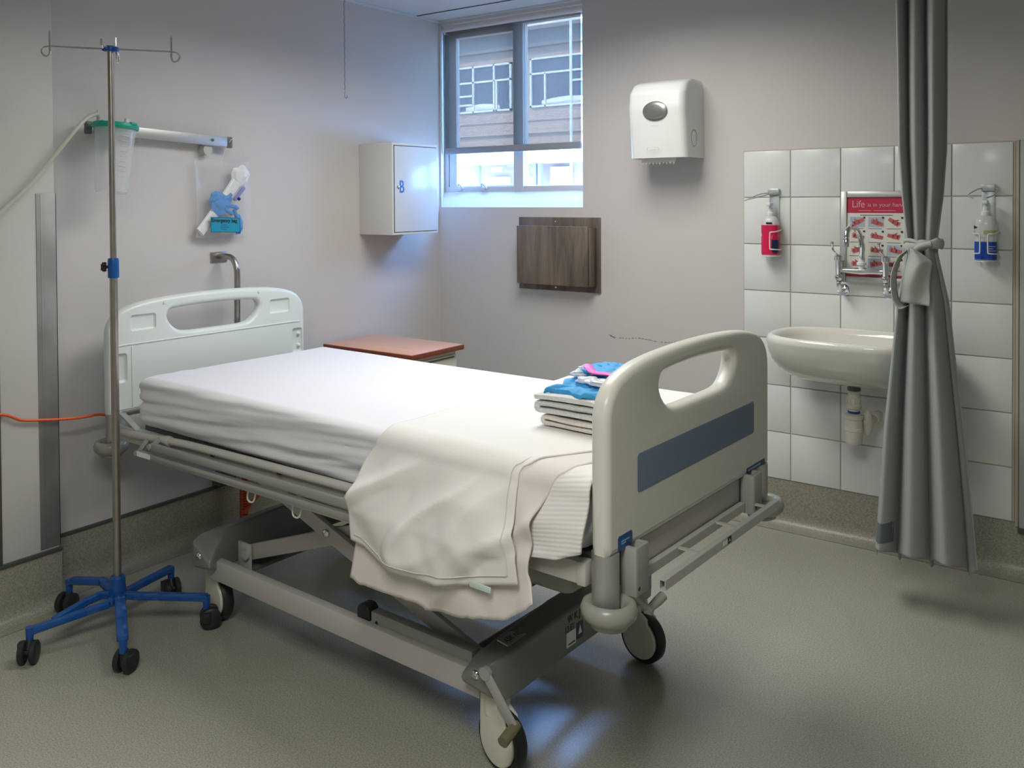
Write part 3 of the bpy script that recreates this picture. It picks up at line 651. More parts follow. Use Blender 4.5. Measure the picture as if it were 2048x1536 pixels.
# wall mixer tap
t = thing('mixer_tap', 'chrome wall mixer tap with swan-neck spout above the basin', 'tap', (2.19, 0, 1.10))
bm = NB(); tube(bm, [(-.080, -.075, 0), (-.06, -.075, 0), (0, -.075, 0), (.06, -.075, 0), (.080, -.075, 0)], [.011, .0095, .015, .0095, .011], 18); finish('body', bm, 'chrome', t)
for s in (-1, 1):
    x = .086*s
    bm = NB(); lathe(bm, [(0, -.042), (.010, -.042), (.013, -.036), (.016, -.030), (.016, -.022), (.012, -.018), (.014, .035), (.019, .040), (.019, .055), (.013, .062), (0, .064)], 20, Matrix.Translation((x, -.075, 0)))
    finish('valve', bm, 'chrome', t)
    bm = NB(); tube(bm, smooth_path([(x, -.075, -.040), (x, -.072, -.062), (x, -.05, -.080), (x, -.015, -.085)], 6), .009, 14); lathe(bm, [(.0, .014), (.022, .012), (.030, .004), (.031, 0)], 24, frame_mtx((x, 0, -.085), (1, 0, 0), (0, 0, 1))); finish('wall_union', bm, 'chrome', t)
    bm = NB(); tube(bm, smooth_path([(x, -.085, .058), (x-.006, -.105, .072), (x-.012, -.115, .085), (x-.014, -.118, .108)], 5), .0038, 8); lathe(bm, [(0, 0), (.006, .002), (.006, .010), (0, .013)], 12, Matrix.Translation((x-.014, -.118, .105))); finish('lever', bm, 'chrome', t)
    bm = NB(); lathe(bm, [(0, -.046), (.009, -.046), (.009, -.042)], 16, Matrix.Translation((x, -.075, 0))); lab(finish('blue_cap', bm, 'badge_dark', t), 'small dark blue cap')
bm = NB(); lathe(bm, [(.012, .008), (.012, .022), (.018, .024), (.018, .034), (.012, .036), (.010, .06)], 20, Matrix.Translation((0, -.078, 0))); finish('collar', bm, 'white_pl', t)
bm = NB(); tube(bm, smooth_path([(0, -.078, .03), (.002, -.080, .07), (.002, -.085, .11), (-.004, -.10, .148), (-.014, -.125, .172), (-.022, -.155, .175), (-.027, -.180, .160), (-.029, -.190, .135), (-.029, -.190, .12)], 6), [.0105]*49, 16); lathe(bm, [(0, 0), (.012, 0), (.012, .03), (.010, .034)], 18, Matrix.Translation((-.029, -.190, .10))); finish('spout', bm, 'chrome', t)

# basin
t = thing('hand_basin', 'cream white ceramic wall basin on the tiled splashback', 'basin', (2.183, 0, 0))
def ring(bm, a, d, z, yc=None, n=64, ex=2.7, back=0.0):
    out = []
    for k in range(n):
        q = 2*PI*k/n; c, s = math.cos(q), math.sin(q)
        x = a*math.copysign(abs(c)**(2/ex), c); y = -d/2 + (d/2)*math.copysign(abs(s)**(2/ex), s)
        out.append(bm.verts.new((x, y-back, z)))
    return out
bm = NB(); rings = []
D = .45; prof = [(.10, .10, .672, .12), (.18, .19, .677, .09), (.232, .27, .696, .06), (.265, .345, .726, .03), (.286, .40, .762, .010), (.298, .425, .800, .0), (.301, .435, .830, 0), (.299, .438, .848, 0), (.293, .432, .857, .0), (.284, .422, .860, .004), (.272, .40, .858, .016), (.264, .378, .850, .028), (.258, .36, .835, .036), (.25, .335, .79, .045), (.22, .28, .755, .065), (.15, .19, .735, .10), (.05, .07, .728, .16)]
for a, d, z, bk in prof: rings.append(ring(bm, a, d, z, back=bk))
for A, B in zip(rings, rings[1:]):
    for k in range(64): bm.faces.new((A[k], A[(k+1) % 64], B[(k+1) % 64], B[k]))
bm.faces.new(rings[0]); bm.faces.new(rings[-1]); finish('bowl', bm, 'ceramic', t, 60)
bm = NB(); lathe(bm, [(0, .731), (.02, .731), (.021, .729)], 20, Matrix.Translation((0, -.195, 0))); lab(finish('plughole', bm, 'chrome', t), 'chrome plughole')
t = thing('bottle_trap', 'white plastic waste trap hanging under the basin', 'trap', (2.190, -.19, .44))
bm = NB(); lathe(bm, [(.022, .205), (.024, .207), (.024, .228), (.0, .228)], 20); lab(finish('metal_nut', bm, 'grey_dark', t), 'dark metal nut')
bm = NB(); lathe(bm, [(0, 0), (.026, 0), (.030, .006), (.032, .05), (.034, .052), (.034, .062), (.032, .064), (.031, .095), (.034, .098), (.034, .112), (.02, .118), (.018, .135), (.026, .138), (.028, .150), (.024, .156), (.026, .160), (.026, .178), (.022, .182), (.022, .206), (0, .206)], 28)
for k in range(10): a = 2*PI*k/10; beam(bm, (.0275*math.cos(a), .0275*math.sin(a), .159), (.0275*math.cos(a), .0275*math.sin(a), .178), .004, .003, 0, up=(1, .3, 0))
finish('body', bm, 'trap', t)
bm = NB(); lathe(bm, [(.0205, .119), (.0205, .126), (.0185, .126)], 20); lathe(bm, [(.0215, .119), (.0225, .120), (.0225, .126), (.0215, .127)], 20); lab(finish('seal_ring', bm, 'badge', t), 'blue sealing ring')
bm = NB(); tube(bm, smooth_path([(.03, .02, .08), (.045, .03, .085), (.048, .06, .085), (.048, .188, .085)], 6), .017, 16); lathe(bm, [(.026, 0), (.026, .02), (.02, .03)], 18, frame_mtx((.048, .12, .085), (1, 0, 0), (0, 0, 1))); blob(bm, (.042, .03, .08), (.02, .02, .055), 0, 1, 0, 3); finish('outlet', bm, 'trap', t)

# soap bottles in wire brackets
def soap(x, z, liquid, lname, blabel, llabel2, fill, right):
    t = thing('wall_bracket', blabel, 'bracket', (x, 0, z))
    bm = NB(); box(bm, (-.018, -.014, .04), (.024, -.0095, .285), .001); box(bm, (-.02, -.03, .262), (.026, -.01, .286), .002)
    finish('back_plate', bm, 'galv', t)
    bm = NB()
    xs = -.0 if right else -.02
    for s in (-1, 1):
        x0 = .004+.02*s
        P = smooth_path([(x0, -.02, .262), (x0, -.03, .268), (x0-.022, -.07, .264), (x0*.5-.050, -.115, .250), (-.082, -.135, .238)], 6) if not right else smooth_path([(x0, -.02, .262), (x0, -.03, .270), (x0+.012*s, -.05, .268), (x0*.6+.030*s-.01, -.10, .248), (-.035*(-s)*.6-.01, -.135, .236)], 6)
        tube(bm, P, .0022, 8)
    finish('elbow_lever', bm, 'alu', t)
    bm = NB(); ym = -.075 if not right else -.07
    for s in ((-1, 1) if right else (1,)):
        P = [(.030*s+.0, -.013, .115), (.040*s, -.045, .112), (.036*s, -.083, .108), (.030*s, -.0965, .106), (.018*s, -.1005, .105), (.013*s, -.101, .098), (.013*s, -.101, .04), (.018*s, -.1005, .034), (.030*s, -.0965, .033), (.036*s, -.083, .032), (.040*s, -.045, .030), (.030*s, -.013, .028)]
        tube(bm, smooth_path(P, 4), .0026, 8)
    for z0 in (.008,): tube(bm, smooth_path([(-.034, -.013, z0), (-.036, -.06, z0-.004), (0, -.10, z0-.004), (.036, -.06, z0-.004), (.034, -.013, z0)], 6), .0024, 8)
    finish('wire_cage', bm, 'wire', t)
    b = thing('soap_bottle', llabel2, 'soap bottle', (x, -.055, z+.006))
    w, d = .036, .030
    def brings(bm, prof, mi=0):
        R_ = []
        for s_, z_ in prof: R_.append([bm.verts.new((w*s_*math.copysign(abs(math.cos(q))**.8, math.cos(q)), d*s_*math.copysign(abs(math.sin(q))**.8, math.sin(q)), z_)) for q in [2*PI*k/32 for k in range(32)]])
        for A, B in zip(R_, R_[1:]):
            for k in range(32): bm.faces.new((A[k], A[(k+1) % 32], B[(k+1) % 32], B[k]))
        bm.faces.new(R_[0]); bm.faces.new(R_[-1])
    outer = [(.88, 0), (.98, .004), (1, .012), (1, .078), (.955, .083), (.955, .090), (1.0, .096), (1.0, .130), (.94, .145), (.75, .158), (.42, .166)]
    if fill < .12:
        inner = [(p[0]*.95, max(p[1], .002)) for p in outer if p[1] < fill] + [(.95, fill)]
    else: inner = [(p[0]*.95, max(p[1], .002)) for p in outer if p[1] < fill] + [(.95, fill)]
    bm = NB(); brings(bm, outer); finish('bottle_shell', bm, 'bottle', b, 50)
    bm = NB(); brings(bm, [(p[0]*1.0*1.055, p[1]) for p in inner]); lab(finish('liquid', bm, liquid, b, 50), lname)
    bm = NB(); lathe(bm, [(.015, .164), (.016, .166), (.016, .180), (.011, .183), (.010, .200), (.006, .202), (.006, .216), (0, .217)], 20); box(bm, (-.009, -.032, .208), (.009, .010, .222), .004); finish('pump', bm, 'white_pl', b)
    bm = NB()
    def lf(x0, x1, z0, z1):
        def g(a, b_):
            q = lerp(x0, x1, a); return Vector((w*1.075*math.copysign(abs(math.cos(q))**.8, math.cos(q)), d*1.075*math.copysign(abs(math.sin(q))**.8, math.sin(q)), lerp(z0, z1, b_)))
        return g
    if not right:
        grid(bm, 10, 4, lf(-1.25, -.2, .014, .066)); finish('bottle_label', bm, 'lab_navy', b); bm = NB(); grid(bm, 5, 3, lf(-1.7, -1.2, .132, .140)); finish('bottle_label', bm, 'lab_navy', b)
    else:
        grid(bm, 10, 3, lf(-1.6, -.5, .098, .112)); lab(finish('bottle_label', bm, 'lab_green', b), 'green patch of the label')
        bm = NB(); V3 = [lf(-2.7, -2.1, .115, .130)(0, 0), lf(-2.7, -2.1, .115, .130)(0, 1), lf(-2.7, -2.1, .115, .130)(1, .5)]; bm.faces.new([bm.verts.new(v) for v in V3]); finish('bottle_label', bm, 'lab_navy', b)
        bm = NB()
        for zz, l_ in ((.052, .7), (.044, .5), (.036, .8)): grid(bm, 6, 2, lf(-1.3, -1.3+l_, zz, zz+.0018))
        finish('printed_text', bm, 'wire', b)
soap(1.825, 1.143, 'liquid_red', 'pinkish red liquid soap', 'wire bracket with elbow lever holding the red soap bottle', 'pump bottle of pinkish red soap left of the poster', .128, False)
soap(2.612, 1.150, 'liquid_blue', 'blue liquid soap', 'wire bracket with elbow lever holding the blue soap bottle', 'pump bottle of blue soap right of the curtain', .070, True)

# ================================================================== CURTAIN
t = thing('privacy_curtain', 'long grey hospital curtain gathered and tied in front of the basin', 'curtain', (2.49, -.52, .16))
XL = [(.16, 2.339), (.6, 2.368), (1.04, 2.408), (1.20, 2.436), (1.25, 2.438), (1.40, 2.424), (1.55, 2.414), (2.40, 2.402)]
XRt = [(.16, 2.650), (.6, 2.612), (1.04, 2.567), (1.20, 2.534), (1.25, 2.532), (1.40, 2.548), (1.55, 2.556), (2.40, 2.558)]
AY = [(.16, .062), (.6, .052), (1.04, .035), (1.22, .012), (1.4, .028), (1.6, .036), (2.4, .042)]
def cur(a, b):
    z = lerp(.165, 2.350, b); xl = interp(z, XL); xr = interp(z, XRt); A = interp(z, AY); n_ = 4.5
    low = z < 1.22
    a_ = a**.82; ph = 2*PI*(3.2 if low else 2.9)*a_ + (1.9 if low else 2.6)
    wv = math.sin(ph) + .30*math.sin(2*ph+1.1)
    x = lerp(xl, xr, a) + (xr-xl)*.085*math.cos(ph)*math.sin(PI*a)**.6 + .004*nz(a*6, z*1.5, 2)
    y = -.52 + A*wv + .006*nz(a*9, z*2.3, 7)
    if b < .001: z -= .012*math.sin(ph)
    if z < .3: z -= .018*(math.sin(ph))*(1-(z-.165)/.135)*1.0
    return Vector((x-2.49, y+.52, z-.16))
bm = NB(); grid(bm, 200, 110, cur); solid(finish('curtain_cloth', bm, 'curtain', t, 80), .0016)
# darker mended patch near the hem
bm = NB(); grid(bm, 16, 8, lambda a, b: cur(.03+.12*a, .020+.035*b) + Vector((0, -.0035, 0)))
M['patch'] = mat('darker_patch', (.13, .155, .17), .85, bump=.3, bscale=150); lab(finish('patch', bm, 'patch', t, 80), 'darker stitched patch near the hem')
bm = NB(); P = [(.0+.055*math.cos(q), -.004+.046*math.sin(q), 1.066+.012*math.cos(q+.5)) for q in [2*PI*k/48 for k in range(48)]]
tube(bm, P, [.0105+.002*math.sin(k*.9) for k in range(48)], 12, True, ell=(1.5, .7)); P = [(.0+.053*math.cos(q), -.006+.044*math.sin(q), 1.078+.010*math.sin(q*2)) for q in [2*PI*k/48 for k in range(48)]]; tube(bm, P, .007, 10, True)
tube(bm, smooth_path([(.035, -.06, 1.078), (.010, -.062, 1.072), (-.008, -.06, 1.060), (-.012, -.062, 1.045)], 6), .010, 12)
finish('tieback', bm, 'tie', t, 80)
bm = NB()   # broad hanging tail of the tie
def tail(a, b):
    L_ = [(-.030, 1.062), (-.042, .98), (-.056, .885)]; R_ = [(-.014, 1.062), (.040, 1.02), (.032, .875)]
    l = Vector((interp(b, [(0, L_[0][0]), (.5, L_[1][0]), (1, L_[2][0])]), 0, interp(b, [(0, L_[0][1]), (.5, L_[1][1]), (1, L_[2][1])])))
    r_ = Vector((interp(b, [(0, R_[0][0]), (.3, R_[1][0]), (1, R_[2][0])]), 0, interp(b, [(0, R_[0][1]), (.3, R_[1][1]), (1, R_[2][1])])))
    p = l.lerp(r_, a); p.y = -.085 - .018*math.sin(PI*a)*math.sin(PI*min(b*1.2, 1)) + .006*math.sin(a*7+b*3); p.x += .003*math.sin(b*8); return p
grid(bm, 20, 26, tail); solid(finish('tie_tail', bm, 'tie', t, 80), .003)
bm = NB()   # loop of the tie on the left
P = smooth_path([(-.030, -.060, 1.060), (-.058, -.07, 1.03), (-.074, -.082, .97), (-.068, -.088, .90), (-.050, -.090, .868), (-.034, -.086, .870)], 8)
def loopf(a, b):
    k = a*(len(P)-1); i = min(int(k), len(P)-2); p = P[i].lerp(P[i+1], k-i); return p + Vector((.010*(b-.5), .034*(b-.5), .006*(b-.5)))
grid(bm, 40, 6, loopf); solid(finish('tie_loop', bm, 'tie', t, 80), .003)
bm = NB(); box(bm, (2.0, -.535, H-.018), (4.88, -.505, H), .002); tag(finish('curtain_track', bm, 'alu'), 'aluminium curtain track on the ceiling', 'track')

# ================================================================== IV STAND
t = thing('drip_stand', 'steel drip stand with blue five-legged base on black castors', 'drip stand', (.467, -2.262, 0), 0)
def pol(R_, deg, z): return (R_*math.cos(math.radians(deg)), R_*math.sin(math.radians(deg)), z)
bm = NB(); tube(bm, [(-.010, .0, .15), (-.010, 0, 1.18)], .0125, 20); finish('pole', bm, 'steel', t)
bm = NB(); tube(bm, [(-.010, 0, 1.17), (-.010, 0, 1.895)], .0100, 20); lab(finish('upper_pole', bm, 'steel', t), 'thinner telescopic steel pole')
bm = NB(); lathe(bm, [(.0125, 1.150), (.017, 1.150), (.0175, 1.155), (.0175, 1.205), (.0155, 1.213), (.0100, 1.213)], 24, Matrix.Translation((-.010, 0, 0))); cl = finish('clamp_collar', bm, 'blue2', t)
bm = NB(); kd = Vector((-.75, -.66, 0)).normalized(); k0 = Vector((-.010, 0, 1.185))
tube(bm, [k0+kd*.014, k0+kd*.032], .005, 10); ob_ = frame_mtx(k0+kd*.03, kd.cross(Vector((0, 0, 1))), (0, 0, 1))
pts = [((.013+.003*math.cos(5*q))*math.cos(q), (.013+.003*math.cos(5*q))*math.sin(q)) for q in [2*PI*k/50 for k in range(50)]]
slab(bm, [pts], .014, .003, ob_); lab(finish('clamp_knob', bm, 'rubber', cl), 'black star knob')
bm = NB(); lathe(bm, [(0, .100), (.027, .100), (.030, .12), (.025, .150), (.024, .178), (.019, .184), (.0125, .184)], 24, Matrix.Translation((-.010, 0, 0)))
hub = finish('hub', bm, 'blue', t)
angs = [259, 330, 44, 110, 184]
for i, a in enumerate(angs):
    bm = NB()
    def leg(P_, w):
        P_ = [Vector(p) for p in P_]
        for p, q in zip(P_, P_[1:]): beam(bm, p, q + (q-p).normalized()*.004, w, .022, .005)
    if a == 330: leg([pol(.01, a, .125), pol(.06, a, .128), pol(.15, a, .108), pol(.245, a, .092)], .034); leg([pol(.22, a, .094), pol(.27, a, .088)], .024)
    elif a == 259:
        leg([pol(.015, 285, .120), pol(.055, 296, .118), pol(.11, 268, .108), pol(.275, a, .092)], .024); leg([pol(.015, 200, .120), pol(.065, 208, .118), pol(.10, 232, .112), pol(.20, 256, .098)], .024)
    elif a == 184: leg([pol(.01, a, .122), pol(.08, 176, .128), pol(.13, 172, .128), pol(.255, a, .110), pol(.275, a, .100)], .030)
    else: leg([pol(.01, a, .122), pol(.06, a+8, .112), pol(.12, a+4, .108), pol(.275, a, .100)], .027)
    x, y, _ = pol(.275, a, 0); tube(bm, [(x, y, .105), (x, y, .062)], [.013, .011], 14)
    finish('leg', bm, 'blue', t)
    bm = NB(); ca = [225, 20, -35, 250, 200][i]; cx_, cy_ = math.cos(math.radians(ca)), math.sin(math.radians(ca)); ax = Vector((cx_, cy_, 0)); fw_ = Vector((-cy_, cx_, 0))
    c0 = Vector((x, y, .034)) + fw_*.012
    for s in (-1, 1): lathe(bm, [(0, -.009), (.030, -.009), (.034, -.006), (.034, .006), (.030, .009), (.012, .010), (0, .010)], 28, frame_mtx(c0+ax*s*.017, fw_, ax.cross(fw_)) if s > 0 else frame_mtx(c0+ax*s*.017, fw_, -ax.cross(fw_)))
    tube(bm, [c0-ax*.018, c0+ax*.018], .012, 12); tube(bm, [(x, y, .066), (c0.x, c0.y, .040)], .012, 12); box(bm, (-.012, -.008, -.004), (.012, .026, .034), .003, mtx=frame_mtx((x, y, .034), fw_, (0, 0, 1)) @ Matrix.Identity(4))
    finish('castor', bm, 'rubber', t)
bm = NB(); top = Vector((-.010, 0, 1.885)); hd = Vector((.50, .866, 0)).normalized()
d1 = Vector((-.125, -.20, 0)); 
def hook(bm, d, n_):
    d = d.normalized(); e = top + d*.198; up = Vector((0, 0, 1)); 
    loop = [e + d*.0 + up*0, e+d*.018+up*-.004, e+d*.026+up*-.018, e+d*.016+up*-.031, e+d*.004+up*-.030, e+d*-.001+up*-.018, e+d*-.001+up*.004, e+d*-.001+up*.046]
    tube(bm, [top+d*.01, e], .0035, 10); tube(bm, smooth_path(loop, 6), .0034, 10)
    tube(bm, [e+d*-.001+up*.046, e+d*-.001+up*.052], [.0026, .0006], 8)
bm = NB(); HD = Vector((.80, .60, -.055)); hook(bm, HD, 0); hook(bm, -HD, 0)
pd = Vector((-.60, .80, 0)); hook2 = [top+pd*.01, top+pd*.05, top+pd*.07+Vector((0, 0, -.015)), top+pd*.06+Vector((0, 0, -.035)), top+pd*.048+Vector((0, 0, -.02)), top+pd*.046+Vector((0, 0, .045))]
tube(bm, smooth_path(hook2, 6), .0026, 8); h3 = [top-pd*.01, top-pd*.05, top-pd*.07+Vector((0, 0, -.005)), top-pd*.074+Vector((0, 0, .02))]; tube(bm, smooth_path(h3, 6), .0035, 8)
finish('hooks', bm, 'chrome', t)
bm = NB(); beam(bm, top-HD*.026, top+HD*.026, .022, .016, .005); beam(bm, top-pd*.02, top+pd*.02, .018, .016, .005); lathe(bm, [(.0, -.006), (.014, -.006), (.014, .010), (0, .012)], 18, Matrix.Translation(top)); finish('hook_hub', bm, 'blue2', t)

# ================================================================== THE BED  (local: u along the length from the head, v across from the near side)
BO, BR = (.14609, -2.11956, 0), -.0377
BT = Matrix.Translation(BO) @ Matrix.Rotation(BR, 4, 'Z')
bed = thing('hospital_bed', 'height-adjustable hospital bed with pale plastic ends and grey steel frame on castors', 'bed', BO, BR)
L, WB = 2.055, .905
# ---- end boards
out = [(.0, .637), (.0, .90), (.004, .945), (.018, .975), (.050, 1.003), (.11, 1.023), (.20, 1.036), (.33, 1.043), (WB/2, 1.045)]
out = out + [(WB-x, z) for x, z in out[-2::-1]]
hole = [(.275, .992), (.256, .989), (.244, .978), (.241, .962), (.252, .940), (.276, .917), (.306, .905), (.36, .901), (WB/2, .901)]
hole = hole + [(WB-x, z) for x, z in hole[-2::-1]] + [(.57, .996), (WB/2, .999), (WB-.57, .996)]
def board(name, u0, u1, m):
    bm = NB(); o2 = [(0, .637)] + spline2([(0, .66)] + out[1:-1] + [(WB, .66)], 4, False) + [(WB, .637)]
    o2 = [(0.010, .632), (0.002, .636)] + o2[1:-1] + [(WB-.002, .636), (WB-.010, .632)]
    h2 = spline2(hole, 3, True)
    slab(bm, [o2, h2], u1-u0, .018, frame_mtx(((u0+u1)/2, 0, 0), (0, 1, 0), (0, 0, 1)), res=5)
    return finish(name, bm, m, bed, 50)
hb = board('headboard', -.002, .044, 'board')
c = NB()
box(c, (.036, .085, .925), (.06, .190, .985), .010, 3); box(c, (.036, WB-.190, .925), (.06, WB-.085, .985), .010, 3)
box(c, (.034, .016, .745), (.06, .072, .852), .012, 3); box(c, (.034, WB-.072, .745), (.06, WB-.016, .852), .012, 3)
cut(hb, c)
bm = NB(); beam(bm, (.0435, .09, .655), (.0435, .09, .872), .004, .006, .0015, up=(1, 0, 0)); tube(bm, [(.0435, .03, .878), (.0435, .06, .880), (.0435, WB-.06, .880), (.0435, WB-.03, .878)], .0035, 8)
finish('moulded_rib', bm, 'board', hb)
for v in (.032, WB-.032):
    for z in (.775, .825): bm = NB(); lathe(bm, [(0, .012), (.004, .011), (.008, .006), (.009, 0), (0, 0)], 16, frame_mtx((.034, v, z), (0, 1, 0), (0, 0, 1))); finish('bolt', bm, 'board', hb)
for v in (.225, .66): bm = NB(); lathe(bm, [(0, .004), (.005, .003), (.006, 0), (0, 0)], 14, frame_mtx((.044, v, 1.018 if v < .3 else 1.022), (0, 1, 0), (0, 0, 1))); finish('bolt', bm, 'board', hb)
fb = board('footboard', 2.010, 2.056, 'board_foot')
FBM = frame_mtx((2.0562, 0, 0), (0, 1, 0), (0, 0, 1))
bm = NB(); slab(bm, [rrect(.1265, .7445, .7895, .8315, .010)], .001, .0002, FBM); lab(finish('colour_panel', bm, 'stripe', fb), 'long blue grey inlay panel')
bm = NB(); slab(bm, [rrect(.040, .640, .102, .672, .006)], .001, .0002, FBM); bg_ = lab(finish('badge', bm, 'badge', fb), 'small blue badge near the lower corner')
bm = NB(); 
for a, w in ((.657, .034), (.652, .020)): box(bm, (.054, a, .0005), (.054+w, a+.003, .0009), mtx=FBM)
finish('badge_lines', bm, 'badge_text', bg_)
bm = NB(); slab(bm, [rrect(.738, .641, .868, .656, .004)], .001, .0002, FBM); b2 = lab(finish('badge', bm, 'badge_dark', fb), 'narrow navy name strip')
bm = NB()
for k in range(9): box(bm, (.748+.010*k, .646, .0005), (.754+.010*k, .6515, .0009), mtx=FBM)
finish('badge_lines', bm, 'badge_text', b2)

# ---- platform frame
def part(name, bm, m, par=None, ang=35): return finish(name, bm, m, par or bed, ang)
for v in (.018, WB-.018):
    bm = NB(); box(bm, (.07, v-.014, .562), (1.975, v+.014, .612), .004); part('side_beam', bm, 'grey_light')
for v in (.0, WB-.036): bm = NB(); box(bm, (1.974, v, .560), (2.0, v+.036, .614), .006); part('beam_bracket', bm, 'grey_light')
bm = NB(); box(bm, (2.005, .05, .555), (2.040, WB-.05, .628), .004); lab(part('foot_beam', bm, 'grey_light'), 'grey steel cross beam under the footboard')
bm = NB(); box(bm, (.005, .04, .545), (.04, WB-.04, .62), .004); part('head_beam', bm, 'grey')
for u_ in (.4, .85, 1.3, 1.7): bm = NB(); box(bm, (u_-.02, .03, .575), (u_+.02, WB-.03, .60), .003); part('platform_slat', bm, 'grey_dark')
bm = NB(); box(bm, (.19, .05, .601), (1.99, WB-.05, .618), .003); part('platform', bm, 'grey_dark')
for u_ in (.022, 2.031):
    for v in (.030, WB-.030):
        bm = NB(); tube(bm, [(u_, v, .638), (u_, v, .515)], .0295, 24); part('corner_post', bm, 'alu')
        bm = NB(); o_ = .012 if u_ > 1 else -.012; dv = -.006 if v < .4 else .006
        lathe(bm, [(.030, -.004), (.036, .014), (.046, .020), (.056, .016), (.061, .002), (.058, -.013), (.049, -.023), (.040, -.026), (.039, -.036), (.027, -.042), (0, -.042)], 40, Matrix.Translation((u_+o_, v+dv, .520)))
        lathe(bm, [(.030, -.004), (.0, -.004)], 40, Matrix.Translation((u_+o_, v+dv, .520)))
        part('corner_bumper', bm, 'bumper', None, 60)
# mattress retaining tube and folded side rails
for s in (0, 1):
    V = (lambda v: v) if s == 0 else (lambda v: WB-v)
    bm = NB(); tube(bm, smooth_path([(.06, V(.03), .585), (.14, V(.004), .592), (.22, V(0), .598), (.42, V(-.004), .612), (.6, V(-.004), .620), (1.2, V(-.004), .630), (1.64, V(-.004), .632)], 5), .0125, 14)
    lathe(bm, [(.0125, -.012), (.016, -.010), (.016, .010), (.0125, .012)], 16, frame_mtx((.42, V(-.004), .612), (0, 1, 0), (0, 0, 1)))
    part('retaining_tube', bm, 'grey_light')
    bm = NB(); beam(bm, (.36, V(-.030), .590), (1.64, V(-.030), .603), .018, .026, .008); part('side_rail_bar', bm, 'alu')
    bm = NB(); beam(bm, (.28, V(-.032), .556), (1.64, V(-.032), .573), .020, .022, .008); beam(bm, (.28, V(-.030), .546), (1.64, V(-.030), .559), .012, .010, .003); rb = part('side_rail_bar', bm, 'alu')
    if s == 0:
        bm = NB(); beam(bm, (.292, -.0428, .557), (.372, -.0428, .558), .001, .016, 0); lab(part('paper_label', bm, 'paper', rb), 'torn white paper sticker')
    bm = NB(); beam(bm, (.31, V(-.012), .60), (.285, V(-.028), .560), .012, .016, .003); part('rail_link', bm, 'grey'); bm = NB(); beam(bm, (.385, V(-.012), .615), (.365, V(-.028), .590), .012, .018, .003)
    tube(bm, [(.285, V(-.045), .556), (.285, V(-.02), .556)], .009, 12); part('rail_pivot', bm, 'grey'); bm = NB(); tube(bm, [(.365, V(-.043), .590), (.365, V(-.02), .590)], .010, 12); part('rail_pivot', bm, 'grey')
    bm = NB(); beam(bm, (.06, V(.04), .640), (.22, V(.012), .606), .022, .006, .001); part('head_strap', bm, 'alu')
    for u_ in (.84, 1.045):
        bm = NB(); tube(bm, smooth_path([(u_, V(.0), .55), (u_, V(-.006), .53), (u_+.004, V(-.01), .512), (u_+.018, V(-.01), .506), (u_+.032, V(-.01), .512), (u_+.036, V(-.006), .53), (u_+.036, V(0), .55)], 4), .0028, 8); part('accessory_hook', bm, 'wire')
    bm = NB(); box(bm, (.66, V(-.004)-.008, .606), (.675, V(-.004)+.008, .616), .002); box(bm, (.98, V(-.004)-.008, .612), (.998, V(-.004)+.008, .625), .002); part('clip', bm, 'rubber')
# ---- foot end: brackets and pull-out linen shelf
for v0 in (.072, .725):
    bm = NB(); t_ = bmesh.new(); P = rrect(2.042, v0, 2.082, v0+.060, .006, 3); Pi = rrect(2.052, v0+.012, 2.072, v0+.048, .004, 3)
    slab(bm, [P, Pi], .105, .001, Matrix.Translation((0, 0, .590)), res=1); box(bm, (2.044, v0+.004, .54), (2.08, v0+.056, .60), .002); part('accessory_socket', bm, 'grey')
    bm = NB(); lathe(bm, [(0, .0008), (.0045, .0005), (.0045, 0)], 12, frame_mtx((2.082, v0+.014, .553), (0, 1, 0), (0, 0, 1))); lab(part('screw', bm, 'rubber'), 'small black screw')
bm = NB()
for u_, a, b in ((2.044, .135, .72), (2.108, .128, .80)):
    beam(bm, (u_, a, .556), (u_, b, .556), .002, .022, 0); beam(bm, (u_+.013, a, .556), (u_+.013, b, .556), .002, .022, 0); beam(bm, (u_+.0065, a, .5665), (u_+.0065, b, .5665), .013, .002, 0); beam(bm, (u_+.0065, a, .5455), (u_+.0065, b, .5455), .013, .002, 0)
for v in (.325, .54, .735): box(bm, (2.058, v-.005, .562), (2.109, v+.005, .567))
sh = part('linen_shelf', bm, 'grey_light')
bm = NB(); FS = frame_mtx((2.1222, 0, 0), (0, 1, 0), (0, 0, 1)); box(bm, (.458, .549, 0), (.478, .565, .0006), mtx=FS); lab(part('shelf_label', bm, 'ink', sh), 'small black label')
bm = NB(); text(bm, 'A', .013, FS @ Matrix.Translation((.4635, .552, .0007)), .0001); box(bm, (.43, .551, 0), (.455, .561, .0005), mtx=FS); part('shelf_label', bm, 'paper', sh)
# crank hanging at the near foot corner
bm = NB(); tube(bm, [(2.03, .105, .548), (2.062, .166, .474)], [.011, .010], 14, ell=(.7, 1.2)); lathe(bm, [(0, -.008), (.011, -.008), (.011, .008), (0, .008)], 16, frame_mtx((2.062, .166, .474), (0, 1, 0), (0, 0, 1))); cr = part('crank_arm', bm, 'grey')
bm = NB(); tube(bm, [(2.062, .166, .474), (2.068, .196, .484), (2.072, .216, .491)], [.008, .011, .011], 14); part('crank_handle', bm, 'bumper', cr)

